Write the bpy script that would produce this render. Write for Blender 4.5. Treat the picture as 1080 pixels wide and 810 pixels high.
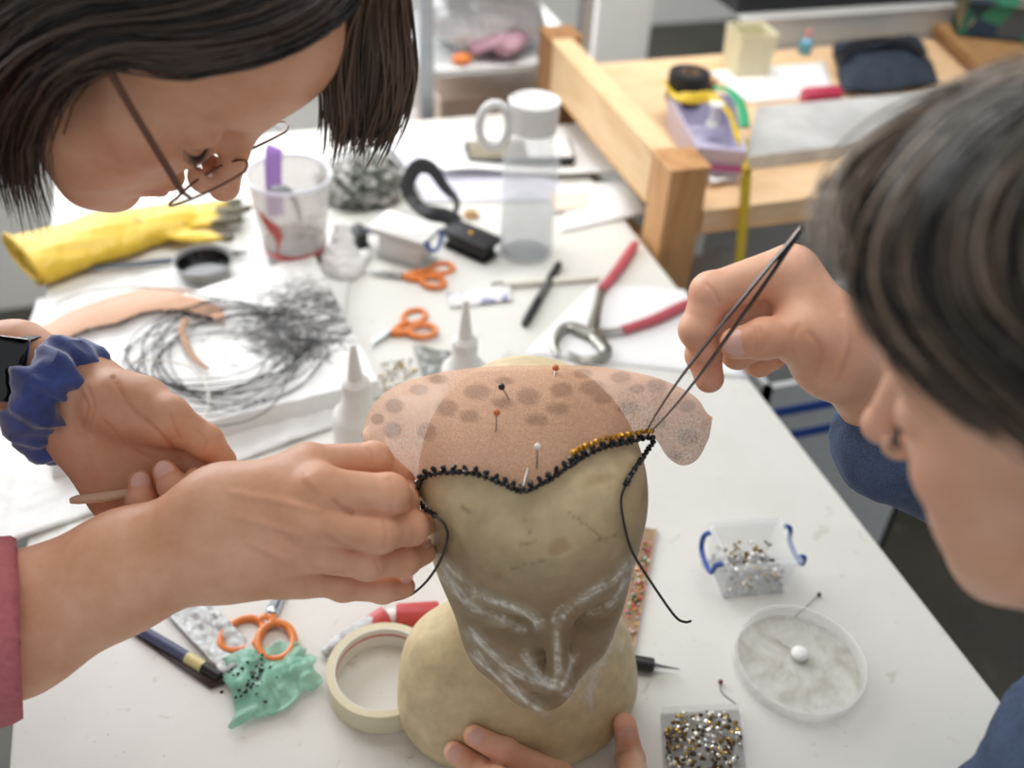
import bpy, math, random
import numpy as np
from mathutils import Vector, Matrix
random.seed(7); RNG = np.random.default_rng(7)
S = bpy.context.scene; COL = S.collection
for o in list(bpy.data.objects): bpy.data.objects.remove(o)

# ------------------------------------------------------------------ camera
F = 1050.0                                   # focal length in pixels of the 1080-wide frame
def nrm(v): v = np.array(v, float); return v/np.linalg.norm(v)
UPc = nrm((79, 1297, 1050)); Yc = np.array((-435, 900, -1050.)); Yc = nrm(Yc-UPc*(Yc@UPc)); Xc = np.cross(Yc, UPc)
CM = np.array([Xc, Yc, UPc])                 # camera axes -> world (world x across the table, y along it)
CAM = np.array((0, 0, 1.5))
cd = bpy.data.cameras.new('camera'); cam = bpy.data.objects.new('camera', cd); COL.objects.link(cam)
cam.matrix_world = Matrix([[*CM[i], CAM[i]] for i in range(3)]+[[0, 0, 0, 1]])
cd.sensor_width = 36; cd.lens = 36*F/1080; cd.clip_start = .02
cd.dof.use_dof = True; cd.dof.focus_distance = .69; cd.dof.aperture_fstop = 3.8
S.camera = cam
# ------------------------------------------------------------------ light
S.view_settings.view_transform = 'Standard'; S.view_settings.look = 'None'
S.view_settings.gamma = 1; S.view_settings.use_curve_mapping = False; S.view_settings.exposure = .14
W = bpy.data.worlds.new('world'); S.world = W; W.use_nodes = True
W.node_tree.nodes['Background'].inputs[0].default_value = (.93, .97, 1, 1)
W.node_tree.nodes['Background'].inputs[1].default_value = .52
def area(name, loc, target, sx, sy, power, col=(1, 1, 1)):
    l = bpy.data.lights.new(name, 'AREA'); l.shape = 'RECTANGLE'; l.size = sx; l.size_y = sy; l.energy = power; l.color = col
    o = bpy.data.objects.new(name, l); COL.objects.link(o); o.location = loc
    o.rotation_euler = (Vector(target)-Vector(loc)).to_track_quat('-Z', 'Y').to_euler(); return o
area('window_light', (-.9, 3.3, 2.25), (.2, .9, .8), 3.2, 1.8, 92, (.95, .98, 1))
area('ceiling_tube_and_fill', (.3, 1.1, 3.0), (.3, .7, .75), 1.6, 1.2, 17, (1, .97, .93))

area('ceiling_tube_and_fill', (.5, 1.35, 2.9), (.6, 2.3, .7), 1.2, .5, 10, (1, .98, .95)).data.spread = math.radians(75)  # added unseen fill lamp, brightens the rack and white partition at the far end

# ------------------------------------------------------------------ pixel rays
def at(px, py, z=.75):
    d = CM@np.array((px-540, 405-py, -F)); return CAM+d*((z-CAM[2])/d[2])
def atd(px, py, d): return CAM+CM@np.array(((px-540)*d/F, (405-py)*d/F, -d))
def aty(px, py, y):
    d = CM@np.array((px-540, 405-py, -F)); return CAM+d*(y/d[1])
def depth(p): return -(CM.T@(np.array(p)-CAM))[2]

# ------------------------------------------------------------------ materials
def lin(c):
    if isinstance(c, str): c = [int(c[i:i+2], 16)/255 for i in (0, 2, 4)]
    return tuple((x/12.92 if x <= .04045 else ((x+.055)/1.055)**2.4) for x in c)+(1.,)
class N:
    def __init__(s, name):
        s.m = bpy.data.materials.new(name); s.m.use_nodes = True; s.t = s.m.node_tree; s.b = s.t.nodes['Principled BSDF']; s.out = s.t.nodes['Material Output']
    def add(s, typ, **kw):
        n = s.t.nodes.new('ShaderNode'+typ)
        for k, v in kw.items():
            if k in ('operation', 'blend_type', 'data_type', 'feature', 'attribute_name', 'distance', 'wave_type', 'bands_direction', 'layer_name', 'clamp'): setattr(n, k, v)
            else: n.inputs[k.replace('_', ' ')].default_value = v
        return n
    def link(s, a, b): s.t.links.new(a, b)
    def coord(s, which='Object', scale=(1, 1, 1)):
        tc = s.add('TexCoord'); mp = s.add('Mapping'); mp.inputs['Scale'].default_value = scale
        s.link(tc.outputs[which], mp.inputs['Vector']); return mp.outputs[0]
    def noise(s, scale, detail=4, vec=None, rough=.6, dist=0):
        n = s.add('TexNoise', Scale=scale, Detail=detail, Roughness=rough, Distortion=dist)
        s.link(vec if vec else s.coord(), n.inputs['Vector']); return n.outputs['Fac']
    def ramp(s, fac, stops):
        r = s.add('ValToRGB'); e = r.color_ramp.elements
        while len(e) < len(stops): e.new(.5)
        for k, (p, c) in zip(e, stops):
            k.position = p; k.color = c if len(c) == 4 else lin(c)
        s.link(fac, r.inputs[0]); return r.outputs[0]
    def mix(s, fac, a, b, mode='MIX'):
        n = s.add('Mix', data_type='RGBA', blend_type=mode)
        for sock, v in ((n.inputs[0], fac), (n.inputs[6], a), (n.inputs[7], b)):
            if hasattr(v, 'links') or hasattr(v, 'is_linked'): s.link(v, sock)
            else: sock.default_value = v
        return n.outputs[2]
    def math(s, op, a, b=None):
        n = s.add('Math', operation=op)
        for i, v in enumerate((a, b)):
            if v is None: continue
            if hasattr(v, 'is_linked'): s.link(v, n.inputs[i])
            else: n.inputs[i].default_value = v
        return n.outputs[0]
    def bump(s, h, strength=.3, dist=.001):
        n = s.add('Bump', Strength=strength, Distance=dist); s.link(h, n.inputs['Height']); s.link(n.outputs[0], s.b.inputs['Normal'])
    def base(s, v): s.link(v, s.b.inputs['Base Color']) if hasattr(v, 'is_linked') else setattr(s.b.inputs['Base Color'], 'default_value', v)
    def set(s, rough=None, metal=None, trans=None, ior=None, alpha=None, sss=None, coat=None, spec=None, sheen=None):
        for k, v in (('Roughness', rough), ('Metallic', metal), ('Transmission Weight', trans), ('IOR', ior), ('Alpha', alpha), ('Subsurface Weight', sss), ('Coat Weight', coat), ('Specular IOR Level', spec), ('Sheen Weight', sheen)):
            if v is not None: s.b.inputs[k].default_value = v
MATS = {}
def mat(key, c, rough=.5, metal=0, var=.12, scale=60, bump=0, **kw):
    if key in MATS: return MATS[key]
    n = N(key); c = lin(c)
    if var:
        f = n.noise(scale, 5); d = tuple(x*(1-var) for x in c[:3])+(1,); l = tuple(min(1, x*(1+var)) for x in c[:3])+(1,)
        n.base(n.ramp(f, [(.3, d), (.7, l)]))
        if bump: n.bump(f, bump, .002)
    else: n.base(c)
    n.set(rough=rough, metal=metal, **kw); MATS[key] = n.m; return n.m
def clear(key, tint=(1, 1, 1), alpha=.25, rough=.08, spec=.5):
    """thin clear plastic film: partly transparent sheet with a glossy face"""
    if key in MATS: return MATS[key]
    n = N(key); n.base(lin(tint)); n.set(rough=rough, alpha=alpha, spec=spec); MATS[key] = n.m; return n.m
def skin(key, c, c2, tint=True):
    n = N(key); f = n.noise(28, 5); f2 = n.noise(260, 3)
    b = n.ramp(f, [(.3, c), (.72, c2)])
    if tint:
        a = n.add('Attribute'); a.attribute_name = 'tint'; b = n.mix(1.0, b, a.outputs['Color'], 'MULTIPLY')
    n.base(b); n.set(rough=.48, sss=.12, spec=.4); n.b.inputs['Subsurface Radius'].default_value = (.008, .003, .0015); n.b.inputs['Subsurface Scale'].default_value = .6
    n.bump(n.math('ADD', f2, n.math('MULTIPLY', n.noise(900, 2), .4)), .18, .0006); MATS[key] = n.m; return n.m
def wood(key, a, b, scale=(3, 30, 30), rough=.55):
    if key in MATS: return MATS[key]
    n = N(key); v = n.coord('Object', scale); f = n.noise(1.6, 6, v, .6, .6)
    n.base(n.ramp(f, [(.25, a), (.5, b), (.75, a)])); n.set(rough=rough); n.bump(f, .15, .001); MATS[key] = n.m; return n.m
def hairmat(key, dark, light):
    n = N(key); a = n.add('Attribute'); a.attribute_name = 'tint'
    n.base(n.mix(a.outputs['Fac'], lin(dark), lin(light))); n.set(rough=.38, spec=.55); MATS[key] = n.m; return n.m

# ------------------------------------------------------------------ objects
def link(o, parent=None):
    COL.objects.link(o)
    if parent is not None: o.parent = parent
    return o
def tag(o, label=None, cat=None, group=None, kind=None):
    for k, v in (('label', label), ('category', cat), ('group', group), ('kind', kind)):
        if v: o[k] = v
    return o
def thing(name, label, cat, loc=(0, 0, 0), rz=0, group=None):
    o = link(bpy.data.objects.new(name, None)); o.location = tuple(loc); o.rotation_euler = (0, 0, rz); o.empty_display_size = .02
    return tag(o, label, cat, group)
def rawmesh(name, V, Fc, m=None, smooth=True):
    me = bpy.data.meshes.new(name); me.from_pydata([tuple(map(float, v)) for v in V], [], [tuple(map(int, f)) for f in Fc]); me.update()
    if m: me.materials.append(m)
    if smooth: me.polygons.foreach_set('use_smooth', [True]*len(me.polygons))
    return me
def obj(name, me, parent=None, label=None):
    o = link(bpy.data.objects.new(name, me), parent)
    if parent is not None and parent.type == 'EMPTY' or (parent is not None):
        pass
    if label: o['label'] = label
    return o
class MB:
    """collects shapes, builds them as one mesh; shapes are given in world space or local space of the parent"""
    def __init__(s): s.V = []; s.F = []; s.M = []; s.mi = 0
    def add(s, V, Fc):
        o = len(s.V); s.V += [np.array(v, float) for v in V]; s.F += [tuple(i+o for i in f) for f in Fc]; s.M += [s.mi]*len(Fc); return s
    def box(s, lo, hi, bev=0.0, R=None, o=(0, 0, 0)):
        lo = np.array(lo, float); hi = np.array(hi, float); c = (lo+hi)/2; h = (hi-lo)/2
        b = min(bev, *(h*.49)) if bev else 0
        if not b:
            V = [c+h*np.array(q) for q in ((-1, -1, -1), (1, -1, -1), (1, 1, -1), (-1, 1, -1), (-1, -1, 1), (1, -1, 1), (1, 1, 1), (-1, 1, 1))]
            Fc = [(0, 3, 2, 1), (4, 5, 6, 7), (0, 1, 5, 4), (1, 2, 6, 5), (2, 3, 7, 6), (3, 0, 4, 7)]
        else:
            V = []; Fc = []
            def ring(z, ins, n=3):
                pts = []
                for qx, qy, a0 in ((1, 1, 0), (-1, 1, 90), (-1, -1, 180), (1, -1, 270)):
                    for k in range(n+1):
                        a = math.radians(a0+90*k/n); r = b-ins
                        pts.append(c+np.array((qx*(h[0]-b)+r*math.cos(a), qy*(h[1]-b)+r*math.sin(a), z)))
                return pts
            rs = []
            for k in range(4):
                a = math.pi/2*k/3; rs.append(ring(-h[2]+b*(1-math.sin(a)), b*(1-math.cos(a))*.999))
            for k in range(4):
                a = math.pi/2*(3-k)/3; rs.append(ring(h[2]-b*(1-math.sin(a)), b*(1-math.cos(a))*.999))
            rs[0] = ring(-h[2], b*.999); rs[-1] = ring(h[2], b*.999)
            n = len(rs[0])
            for r in rs: V += r
            for i in range(len(rs)-1):
                for j in range(n): Fc.append((i*n+j, i*n+(j+1) % n, (i+1)*n+(j+1) % n, (i+1)*n+j))
            Fc.append(tuple(range(n))[::-1]); Fc.append(tuple(range((len(rs)-1)*n, len(rs)*n)))
        if R is not None: V = [np.array(o)+R@v for v in V]
        else: V = [np.array(o)+v for v in V]
        return s.add(V, Fc)
    def tube(s, pts, rad, n=8, closed=False, flat=1.0, up=None, cap=True):
        P = np.array([np.array(p, float) for p in pts]); m = len(P)
        rad = np.full(m, rad) if np.isscalar(rad) else np.array(rad, float)
        T = np.zeros_like(P)
        for i in range(m):
            a = P[(i-1) % m] if (closed or i > 0) else P[i]; b = P[(i+1) % m] if (closed or i < m-1) else P[i]
            T[i] = (b-a)/(np.linalg.norm(b-a)+1e-12)
        u = np.array(up, float) if up is not None else (np.array((0, 0, 1.)) if abs(T[0][2]) < .9 else np.array((1., 0, 0)))
        V = []
        for i in range(m):
            if up is not None: u = np.array(up, float)
            x = u-T[i]*(u@T[i]); x /= np.linalg.norm(x)+1e-12; y = np.cross(T[i], x); u = x
            for k in range(n):
                a = 2*math.pi*k/n; V.append(P[i]+rad[i]*(flat*math.cos(a)*x+math.sin(a)*y))
        Fc = []
        for i in range(m if closed else m-1):
            j = (i+1) % m
            for k in range(n): Fc.append((i*n+k, i*n+(k+1) % n, j*n+(k+1) % n, j*n+k))
        if cap and not closed: Fc += [tuple(range(n))[::-1], tuple(range((m-1)*n, m*n))]
        return s.add(V, Fc)
    def lathe(s, prof, o=(0, 0, 0), n=32, R=None, cap0=True, cap1=True, sx=1, sy=1):
        V = []; Fc = []
        for r, z in prof:
            for k in range(n):
                a = 2*math.pi*k/n; v = np.array((r*math.cos(a)*sx, r*math.sin(a)*sy, z)); V.append(np.array(o)+(R@v if R is not None else v))
        for i in range(len(prof)-1):
            for k in range(n): Fc.append((i*n+k, i*n+(k+1) % n, (i+1)*n+(k+1) % n, (i+1)*n+k))
        if cap0: Fc.append(tuple(range(n))[::-1])
        if cap1: Fc.append(tuple(range((len(prof)-1)*n, len(prof)*n)))
        return s.add(V, Fc)
    def prism(s, poly, z0, z1, R=None, o=(0, 0, 0)):
        n = len(poly); V = [np.array((x, y, z0)) for x, y in poly]+[np.array((x, y, z1)) for x, y in poly]
        V = [np.array(o)+(R@v if R is not None else v) for v in V]
        return s.add(V, [tuple(range(n))[::-1], tuple(range(n, 2*n))]+[(i, (i+1) % n, n+(i+1) % n, n+i) for i in range(n)])
    def grid(s, G, thick=0.0, closed_u=False):
        """G: array (a,b,3); with thickness makes a closed slab"""
        G = np.array(G, float); a, b = G.shape[:2]
        idx = lambda i, j: i*b+j
        Fc = [(idx(i, j), idx(i, j+1), idx(i+1, j+1), idx(i+1, j)) for i in range(a-1) for j in range(b-1)]
        if not thick: return s.add(G.reshape(-1, 3), Fc)
        du = np.gradient(G, axis=0); dv = np.gradient(G, axis=1); Nn = np.cross(dv, du); Nn /= np.linalg.norm(Nn, axis=2, keepdims=True)+1e-12
        H = G-Nn*thick; o = a*b; F2 = [(d+o, c+o, bb+o, aa+o) for aa, bb, c, d in Fc]
        edge = [idx(0, j) for j in range(b)]+[idx(i, b-1) for i in range(1, a)]+[idx(a-1, j) for j in range(b-2, -1, -1)]+[idx(i, 0) for i in range(a-2, 0, -1)]
        F3 = [(edge[(k+1) % len(edge)], edge[k], edge[k]+o, edge[(k+1) % len(edge)]+o) for k in range(len(edge))]
        return s.add(np.concatenate([G.reshape(-1, 3), H.reshape(-1, 3)]), Fc+F2+F3)
    def ball(s, c, r, n=12, R=None):
        r = np.array((r, r, r)) if np.isscalar(r) else np.array(r); prof = []
        V = []; Fc = []; m = max(4, n//2)
        for i in range(1, m):
            t = math.pi*i/m
            for k in range(n):
                a = 2*math.pi*k/n; V.append(np.array((math.sin(t)*math.cos(a), math.sin(t)*math.sin(a), -math.cos(t)))*r)
        V.append(np.array((0, 0, -1.))*r); V.append(np.array((0, 0, 1.))*r); b = len(V)
        for i in range(m-2):
            for k in range(n): Fc.append((i*n+k, i*n+(k+1) % n, (i+1)*n+(k+1) % n, (i+1)*n+k))
        for k in range(n):
            Fc.append((b-2, (k+1) % n, k)); Fc.append((b-1, (m-2)*n+k, (m-2)*n+(k+1) % n))
        V = [np.array(c)+(R@v if R is not None else v) for v in V]
        return s.add(V, Fc)
    def build(s, name, m, parent=None, smooth=True, label=None, origin=None, split=35):
        """parent: an Empty or a mesh; the vertices are world positions and are moved into the parent's frame.
        origin: top-level meshes get their origin here"""
        V = np.array(s.V)
        if parent is not None:
            q = parent; Mx = Matrix.Identity(4); chain = []
            while q is not None: chain.append(q); q = q.parent
            for q in reversed(chain): Mx = Mx @ (Matrix.Translation(q.location) @ q.rotation_euler.to_matrix().to_4x4())
            I = np.array(Mx.inverted()); V = V@I[:3, :3].T+I[:3, 3]
        elif origin is not None: V = V-np.array(origin)
        ms = m if isinstance(m, (list, tuple)) else [m]
        me = rawmesh(name, V, s.F, None, smooth)
        for x in ms: me.materials.append(x)
        if len(ms) > 1: me.polygons.foreach_set('material_index', s.M)
        if smooth and split:
            me.update()
            try: me.set_sharp_from_angle(angle=math.radians(split))
            except Exception: pass
        o = link(bpy.data.objects.new(name, me), parent)
        if parent is None and origin is not None: o.location = tuple(map(float, origin))
        if label: o['label'] = label
        return o
def rotz(a): c, s_ = math.cos(a), math.sin(a); return np.array(((c, -s_, 0), (s_, c, 0), (0, 0, 1.)))
def frame(z, x=(1, 0, 0)):
    z = nrm(z); x = np.array(x, float); x = x-z*(x@z)
    if np.linalg.norm(x) < 1e-6: x = np.array((0, 1., 0)); x = x-z*(x@z)
    x = nrm(x); return np.stack([x, np.cross(z, x), z], 1)
def spline(P, n, closed=False):
    """Catmull-Rom through P, n samples"""
    P = np.array([np.array(p, float) for p in P]); m = len(P); out = []
    L = m if closed else m-1
    for t in np.linspace(0, L, n, endpoint=not closed):
        i = min(int(t), L-1); u = t-i
        g = (lambda k: P[k % m]) if closed else (lambda k: P[k] if 0 <= k < m else (2*P[0]-P[1] if k < 0 else 2*P[-1]-P[-2]))
        a, b, c, d = g(i-1), g(i), g(i+1), g(i+2)
        out.append(.5*((2*b)+(c-a)*u+(2*a-5*b+4*c-d)*u*u+(3*b-a-3*c+d)*u**3))
    return np.array(out)
def copy_tree(o, parent=None):
    kids = [c for c in ALLKIDS.get(o.name, [])]
    c = o.copy(); COL.objects.link(c)
    if parent is not None: c.parent = parent
    for k in kids: copy_tree(k, c)
    return c
ALLKIDS = {}
def note_kids(o):
    ALLKIDS[o.name] = [c for c in bpy.data.objects if c.parent is o]
    for c in ALLKIDS[o.name]: note_kids(c)

# ------------------------------------------------------------------ smooth implicit surfaces -> mesh (surface nets)
def s_cap(P, a, b, ra, rb):
    a = np.array(a, np.float32); b = np.array(b, np.float32); ba = b-a; t = np.clip(((P-a)@ba)/(ba@ba+1e-12), 0, 1)
    return np.linalg.norm(P-a-t[:, None]*ba, axis=1)-(ra+(rb-ra)*t)
def s_ell(P, c, r, R=None):
    q = P-np.array(c, np.float32)
    if R is not None: q = q@np.array(R, np.float32)
    r = np.array(r, np.float32); k0 = np.linalg.norm(q/r, axis=1); k1 = np.linalg.norm(q/(r*r), axis=1)
    return k0*(k0-1)/(k1+1e-9)
def smin(a, b, k):
    h = np.maximum(k-np.abs(a-b), 0)/k; return np.minimum(a, b)-h*h*k*.25
def smax(a, b, k): return -smin(-a, -b, k)
def nets(fn, lo, hi, h):
    lo = np.array(lo, float); n = np.ceil((np.array(hi)-lo)/h/4).astype(int)*4+1
    ax = [lo[i]+h*np.arange(n[i]) for i in range(3)]
    ca = [a[::4] for a in ax]; G = np.stack(np.meshgrid(*ca, indexing='ij'), -1).reshape(-1, 3).astype(np.float32)
    cv = fn(G).reshape([len(a) for a in ca])
    # fine field: trilinear guess from coarse, exact near the surface
    f = cv
    for axn in range(3):
        f = np.moveaxis(f, axn, 0); m = f.shape[0]; t = np.arange((m-1)*4+1)/4; i = np.minimum(t.astype(int), m-2); u = (t-i).reshape(-1, 1, 1).astype(np.float32)
        f = f[i]*(1-u)+f[i+1]*u; f = np.moveaxis(f, 0, axn)
    f = np.array(f); mask = np.abs(f) < 5*h; idx = np.argwhere(mask)
    P = (lo+idx*h).astype(np.float32); vals = np.concatenate([fn(P[k:k+200000]) for k in range(0, len(P), 200000)]); f[mask] = vals
    s = f < 0; c = s[:-1, :-1, :-1].astype(np.int8)
    cnt = sum(s[i:s.shape[0]-1+i, j:s.shape[1]-1+j, k:s.shape[2]-1+k].astype(np.int8) for i in (0, 1) for j in (0, 1) for k in (0, 1))
    cells = np.argwhere((cnt > 0) & (cnt < 8)); vid = -np.ones([x-1 for x in n], int); vid[tuple(cells.T)] = np.arange(len(cells))
    acc = np.zeros((len(cells), 3)); num = np.zeros(len(cells))
    for a in range(3):
        d = np.zeros(3, int); d[a] = 1; o1, o2 = [x for x in range(3) if x != a]
        for p in (0, 1):
            for q in (0, 1):
                c0 = cells.copy(); c0[:, o1] += p; c0[:, o2] += q; c1 = c0+d
                v0 = f[tuple(c0.T)]; v1 = f[tuple(c1.T)]; x = (v0 < 0) != (v1 < 0); t = np.where(x, v0/(v0-v1+1e-20), 0)
                acc[x] += (c0+t[:, None]*d)[x]; num[x] += 1
    V = lo+h*acc/num[:, None]
    # pull onto the surface
    for _ in range(2):
        e = h*.5; Vf = V.astype(np.float32); v = fn(Vf); g = np.stack([fn(Vf+np.eye(3, dtype=np.float32)[i]*e)-fn(Vf-np.eye(3, dtype=np.float32)[i]*e) for i in range(3)], 1)/(2*e)
        st = np.clip(v/(np.sum(g*g, 1)+1e-3), -h*.5, h*.5); V = V-st[:, None]*g
    quads = []
    for a in range(3):
        d = np.zeros(3, int); d[a] = 1; o1, o2 = (a+1) % 3, (a+2) % 3
        A = s[:-1] if a == 0 else s[:, :-1] if a == 1 else s[:, :, :-1]; B = s[1:] if a == 0 else s[:, 1:] if a == 1 else s[:, :, 1:]
        e = np.argwhere(A != B); e = e[(e[:, o1] > 0) & (e[:, o2] > 0) & (e[:, o1] < n[o1]-1) & (e[:, o2] < n[o2]-1)]
        ins = A[tuple(e.T)]; q = []
        for p1, p2 in ((0, 0), (-1, 0), (-1, -1), (0, -1)):
            c_ = e.copy(); c_[:, o1] += p1; c_[:, o2] += p2; q.append(vid[tuple(c_.T)])
        q = np.stack(q, 1); q[~ins] = q[~ins][:, ::-1]; quads.append(q)
    return V, np.concatenate(quads)
def tint_attr(me, colors):
    a = me.color_attributes.new('tint', 'FLOAT_COLOR', 'POINT'); c = np.ones((len(me.vertices), 4), np.float32); c[:, :3] = colors; a.data.foreach_set('color', c.ravel())
def fbm(P, scale, seed=0):
    """cheap smooth noise from summed sines, about -1..1"""
    r = np.random.default_rng(seed); v = np.zeros(len(P))
    for k in range(7):
        d = r.normal(0, 1, 3); v += np.sin(P@d*scale*(1+.5*k)+r.uniform(0, 6.28))/(1+.45*k)
    return v/2.6

# =================================================================== THE SETTING
def struct(name, mb, m, **k):
    o = mb.build(name, m, None, smooth=False, **k); o['kind'] = 'structure'; return o
n = N('studio_floor'); f1 = n.noise(3, 5); f2 = n.noise(150, 3); f3 = n.noise(24, 6)
c = n.ramp(f1, [(.3, '35332c'), (.7, '454339')]); c = n.mix(n.ramp(f2, [(.64, (0, 0, 0, 1)), (.70, (1, 1, 1, 1))]), c, lin('6f6d66')); c = n.mix(n.ramp(f3, [(.64, (0, 0, 0, 1)), (.68, (.6, .6, .6, 1))]), c, lin('85847c'))
n.base(c); n.set(rough=.55); FLOOR = n.m
struct('floor', MB().box((-3, -2, -.05), (4, 4, 0)), FLOOR)
WHITE = mat('white_paint', 'e9e8e3', .6, var=.03, scale=6)
GREYP = mat('grey_paint', 'b9b8b4', .6, var=.06, scale=8)
BLACKP = mat('black_paint', '14161a', .6, var=.4, scale=9)
struct('wall_back', MB().box((-3, 4.0, 0), (4, 4.1, .55)).box((-3, 4.0, 2.6), (4, 4.1, 3.2)).box((-3, 4.0, .55), (-2.2, 4.1, 2.6)).box((1.6, 4.0, .55), (4, 4.1, 2.6)), WHITE)
fr = MB()
for x in (-2.2, -1.0, .2, 1.54): fr.box((x, 3.99, .55), (x+.06, 4.08, 2.6))
for z in (.55, 1.55, 2.54): fr.box((-2.2, 3.99, z), (1.6, 4.08, z+.06))
wn = struct('window_1', fr, WHITE)
gl = N('window_daylight'); gl.base((.9, .95, 1, 1)); gl.b.inputs['Emission Color'].default_value = (.93, .97, 1, 1); gl.b.inputs['Emission Strength'].default_value = 1.3
p = MB().box((-2.15, 4.04, .6), (1.55, 4.05, 2.55)).build('pane', gl.m, wn, smooth=False)
# end wall behind the low wooden bench: grey board, dark above
struct('wall_right', MB().box((1.02, 1.70, .872), (3.2, 1.8, 1.6)), BLACKP)
struct('trim_1', MB().box((1.02, 1.665, .0), (3.2, 1.70, .872), .004), GREYP)
struct('trim_2', MB().box((.88, 2.05, .0), (1.02, 2.12, 1.5), .004), WHITE)
# white low partition seen behind the rack
struct('wall_left', MB().box((-3, 2.35, 0), (.9, 2.42, .62)), WHITE)
struct('trim_3', MB().box((-3, 2.30, .62), (.9, 2.45, .65), .004), WHITE)

# =================================================================== WORK TABLE
n = N('table_laminate'); v = n.coord('Object'); f = n.noise(5, 6, v); g = n.noise(42, 8, v, .72, 1.2); h = n.noise(14, 7, v, .68); k = n.noise(230, 4, v)
c = n.ramp(f, [(.3, 'd6d4cc'), (.7, 'e2e0da')])
c = n.mix(n.ramp(g, [(.635, (0, 0, 0, 1)), (.67, (.55, .55, .55, 1))]), c, lin('b3a88f'))
c = n.mix(n.ramp(h, [(.64, (0, 0, 0, 1)), (.67, (.5, .5, .5, 1))]), c, lin('b9b09b'))
c = n.mix(n.ramp(k, [(.715, (0, 0, 0, 1)), (.735, (.8, .8, .8, 1))]), c, lin('6a6252'))
n.base(c); n.set(rough=.42); n.bump(g, .05, .001); TABLE = n.m
table = thing('work_table', 'long white worktable with paint specks and scratches under all the tools', 'table', (.19, .8, 0))
MB().box((-.22, -.35, .722), (.6, 1.62, .75), .004).build('tabletop', [TABLE], table, split=30)
STEEL = mat('painted_steel', '3b3d40', .45, .4, var=.05)
for x in (-.16, .54):
    for y in (-.28, 1.55): MB().box((x-.02, y-.02, 0), (x+.02, y+.02, .722), .004).build('leg', STEEL, table, split=30)
for y in (-.28, 1.55): MB().box((-.14, y-.01, .66), (.52, y+.01, .722)).build('apron', STEEL, table, smooth=False)

# =================================================================== HEAD SHAPES (head frame in cm: x forward, y to its left, z up, origin between the ears)
def sd_face(P, lidk=.55, nose=1.0, hatless=False, mann=False):
    d = s_ell(P, (-1.0, 0, 4.6), (9.6, 7.4, 8.3))
    d = smin(d, s_cap(P, (3.2, 0, 3), (4.6, 0, -5.6), 5.7, 3.6), 2.0)
    d = smin(d, s_ell(P, (2.6, 0, 7.2), (6.2, 6.2, 4.6)), 2.0)
    Q = P.copy(); Q[:, 1] = np.abs(Q[:, 1])                           # mirrored half
    d = smin(d, s_cap(Q, (-.3, 5.6, -3.6) if not mann else (2.5, 3.6, -3.6), (6.2, 1.6 if not mann else 1.1, -8.0), 1.6, 1.7), 2.2)      # jaw
    d = smin(d, s_ell(Q, (5.0, 4.3 if not mann else 3.7, -1.0), (2.6, 2.0, 2.0)), 2.0)                # cheekbone
    d = smin(d, s_ell(Q, (6.7, 1.7, -1.0), (2.0, 1.6, 2.3)), 1.2)                # beside the nose
    if mann: d = smin(d, s_ell(P, (-.8, 0, 6.3), (9.2, 7.6, 8.0)), 2.5)
    if mann: d = smin(d, s_ell(P, (1.2, 0, 1.2), (7.0, 7.1, 6.4)), 2.0)
    d = smin(d, s_ell(Q, (4.8, 3.2, -4.2), (2.8, 2.3, 2.8)), 2.0)                # cheek
    d = smin(d, s_ell(P, (7.4, 0, -8.0), (1.5, 1.6, 1.5)), 1.3)                  # chin
    d = smin(d, s_ell(P, (6.3, 0, -5.0), (2.7, 2.7, 2.3)), 1.4)                  # muzzle
    d = smin(d, s_cap(Q, (7.8, .8, 3.2), (6.4, 4.2, 3.5), .7, .55), 1.5)          # brow ridge
    d = smax(d, -s_ell(Q, (9.3, 3.3, 1.3), (2.0, 1.9, 1.25)), 1.2)               # eye socket
    d = smin(d, s_ell(Q, (6.85, 3.2, 1.35), (1.35, 1.6, 1.3)), .35)              # closed lids over eyeball
    d = smin(d, s_cap(P, (8.3, 0, 2.6), (10.6, 0, -1.6), .62, .88), 1.0)          # nose bridge
    d = smin(d, s_ell(P, (10.7*nose, 0, -1.75), (.95, .9, .85)), .5)             # tip
    if not mann:
        d = smin(d, s_ell(Q, (9.6, 1.1, -2.15), (.85, .62, .66)), .4)            # wings
        d = smax(d, -s_ell(Q, (10.1, .55, -2.75), (.5, .3, .45)), .25)           # nostrils
    else: d = smin(d, s_ell(P, (9.4, 0, -2.2), (1.0, 1.25, .6)), .6)
    d = smax(d, -s_cap(P, (9.3, 0, -2.9), (9.1, 0, -3.7), .2, .28), .5)           # philtrum
    d = smin(d, s_cap(Q, (8.95, .4, -4.35), (7.9, 2.3, -4.9), .5, .22), .45)      # upper lip
    d = smin(d, s_cap(Q, (8.8, .0, -5.5), (7.8, 2.1, -5.05), .62, .25), .45)      # lower lip
    d = smax(d, -s_cap(Q, (9.7, 0, -4.93), (8.3, 2.4, -5.0), .12, .1), .25)       # mouth line
    d = smax(d, -s_ell(P, (9.6, 0, -6.75), (1.3, 1.9, .5)), .8)                  # under the lip
    if not mann:
        e = s_ell(Q, (-.9, 7.5, .4), (1.9, .65, 3.1)); e = smax(e, -s_ell(Q, (-.5, 8.2, .7), (1.1, .6, 2.0)), .5)
        d = smin(d, e, .6)
    return d
FACE_LIP = lambda p: np.exp(-(((p[:, 0]-8.9)/1.3)**2+(p[:, 1]/2.2)**2+((p[:, 2]+5.0)/.75)**2)**2)
FACE_BLUSH = lambda p: np.exp(-(((p[:, 0]-6)/3)**2+((np.abs(p[:, 1])-4.6)/1.9)**2+((p[:, 2]+2)/2.2)**2))+.9*np.exp(-(((p[:, 0]-10.4)/1.2)**2+(p[:, 1]/1.2)**2+((p[:, 2]+1.8)/1.1)**2))
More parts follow.
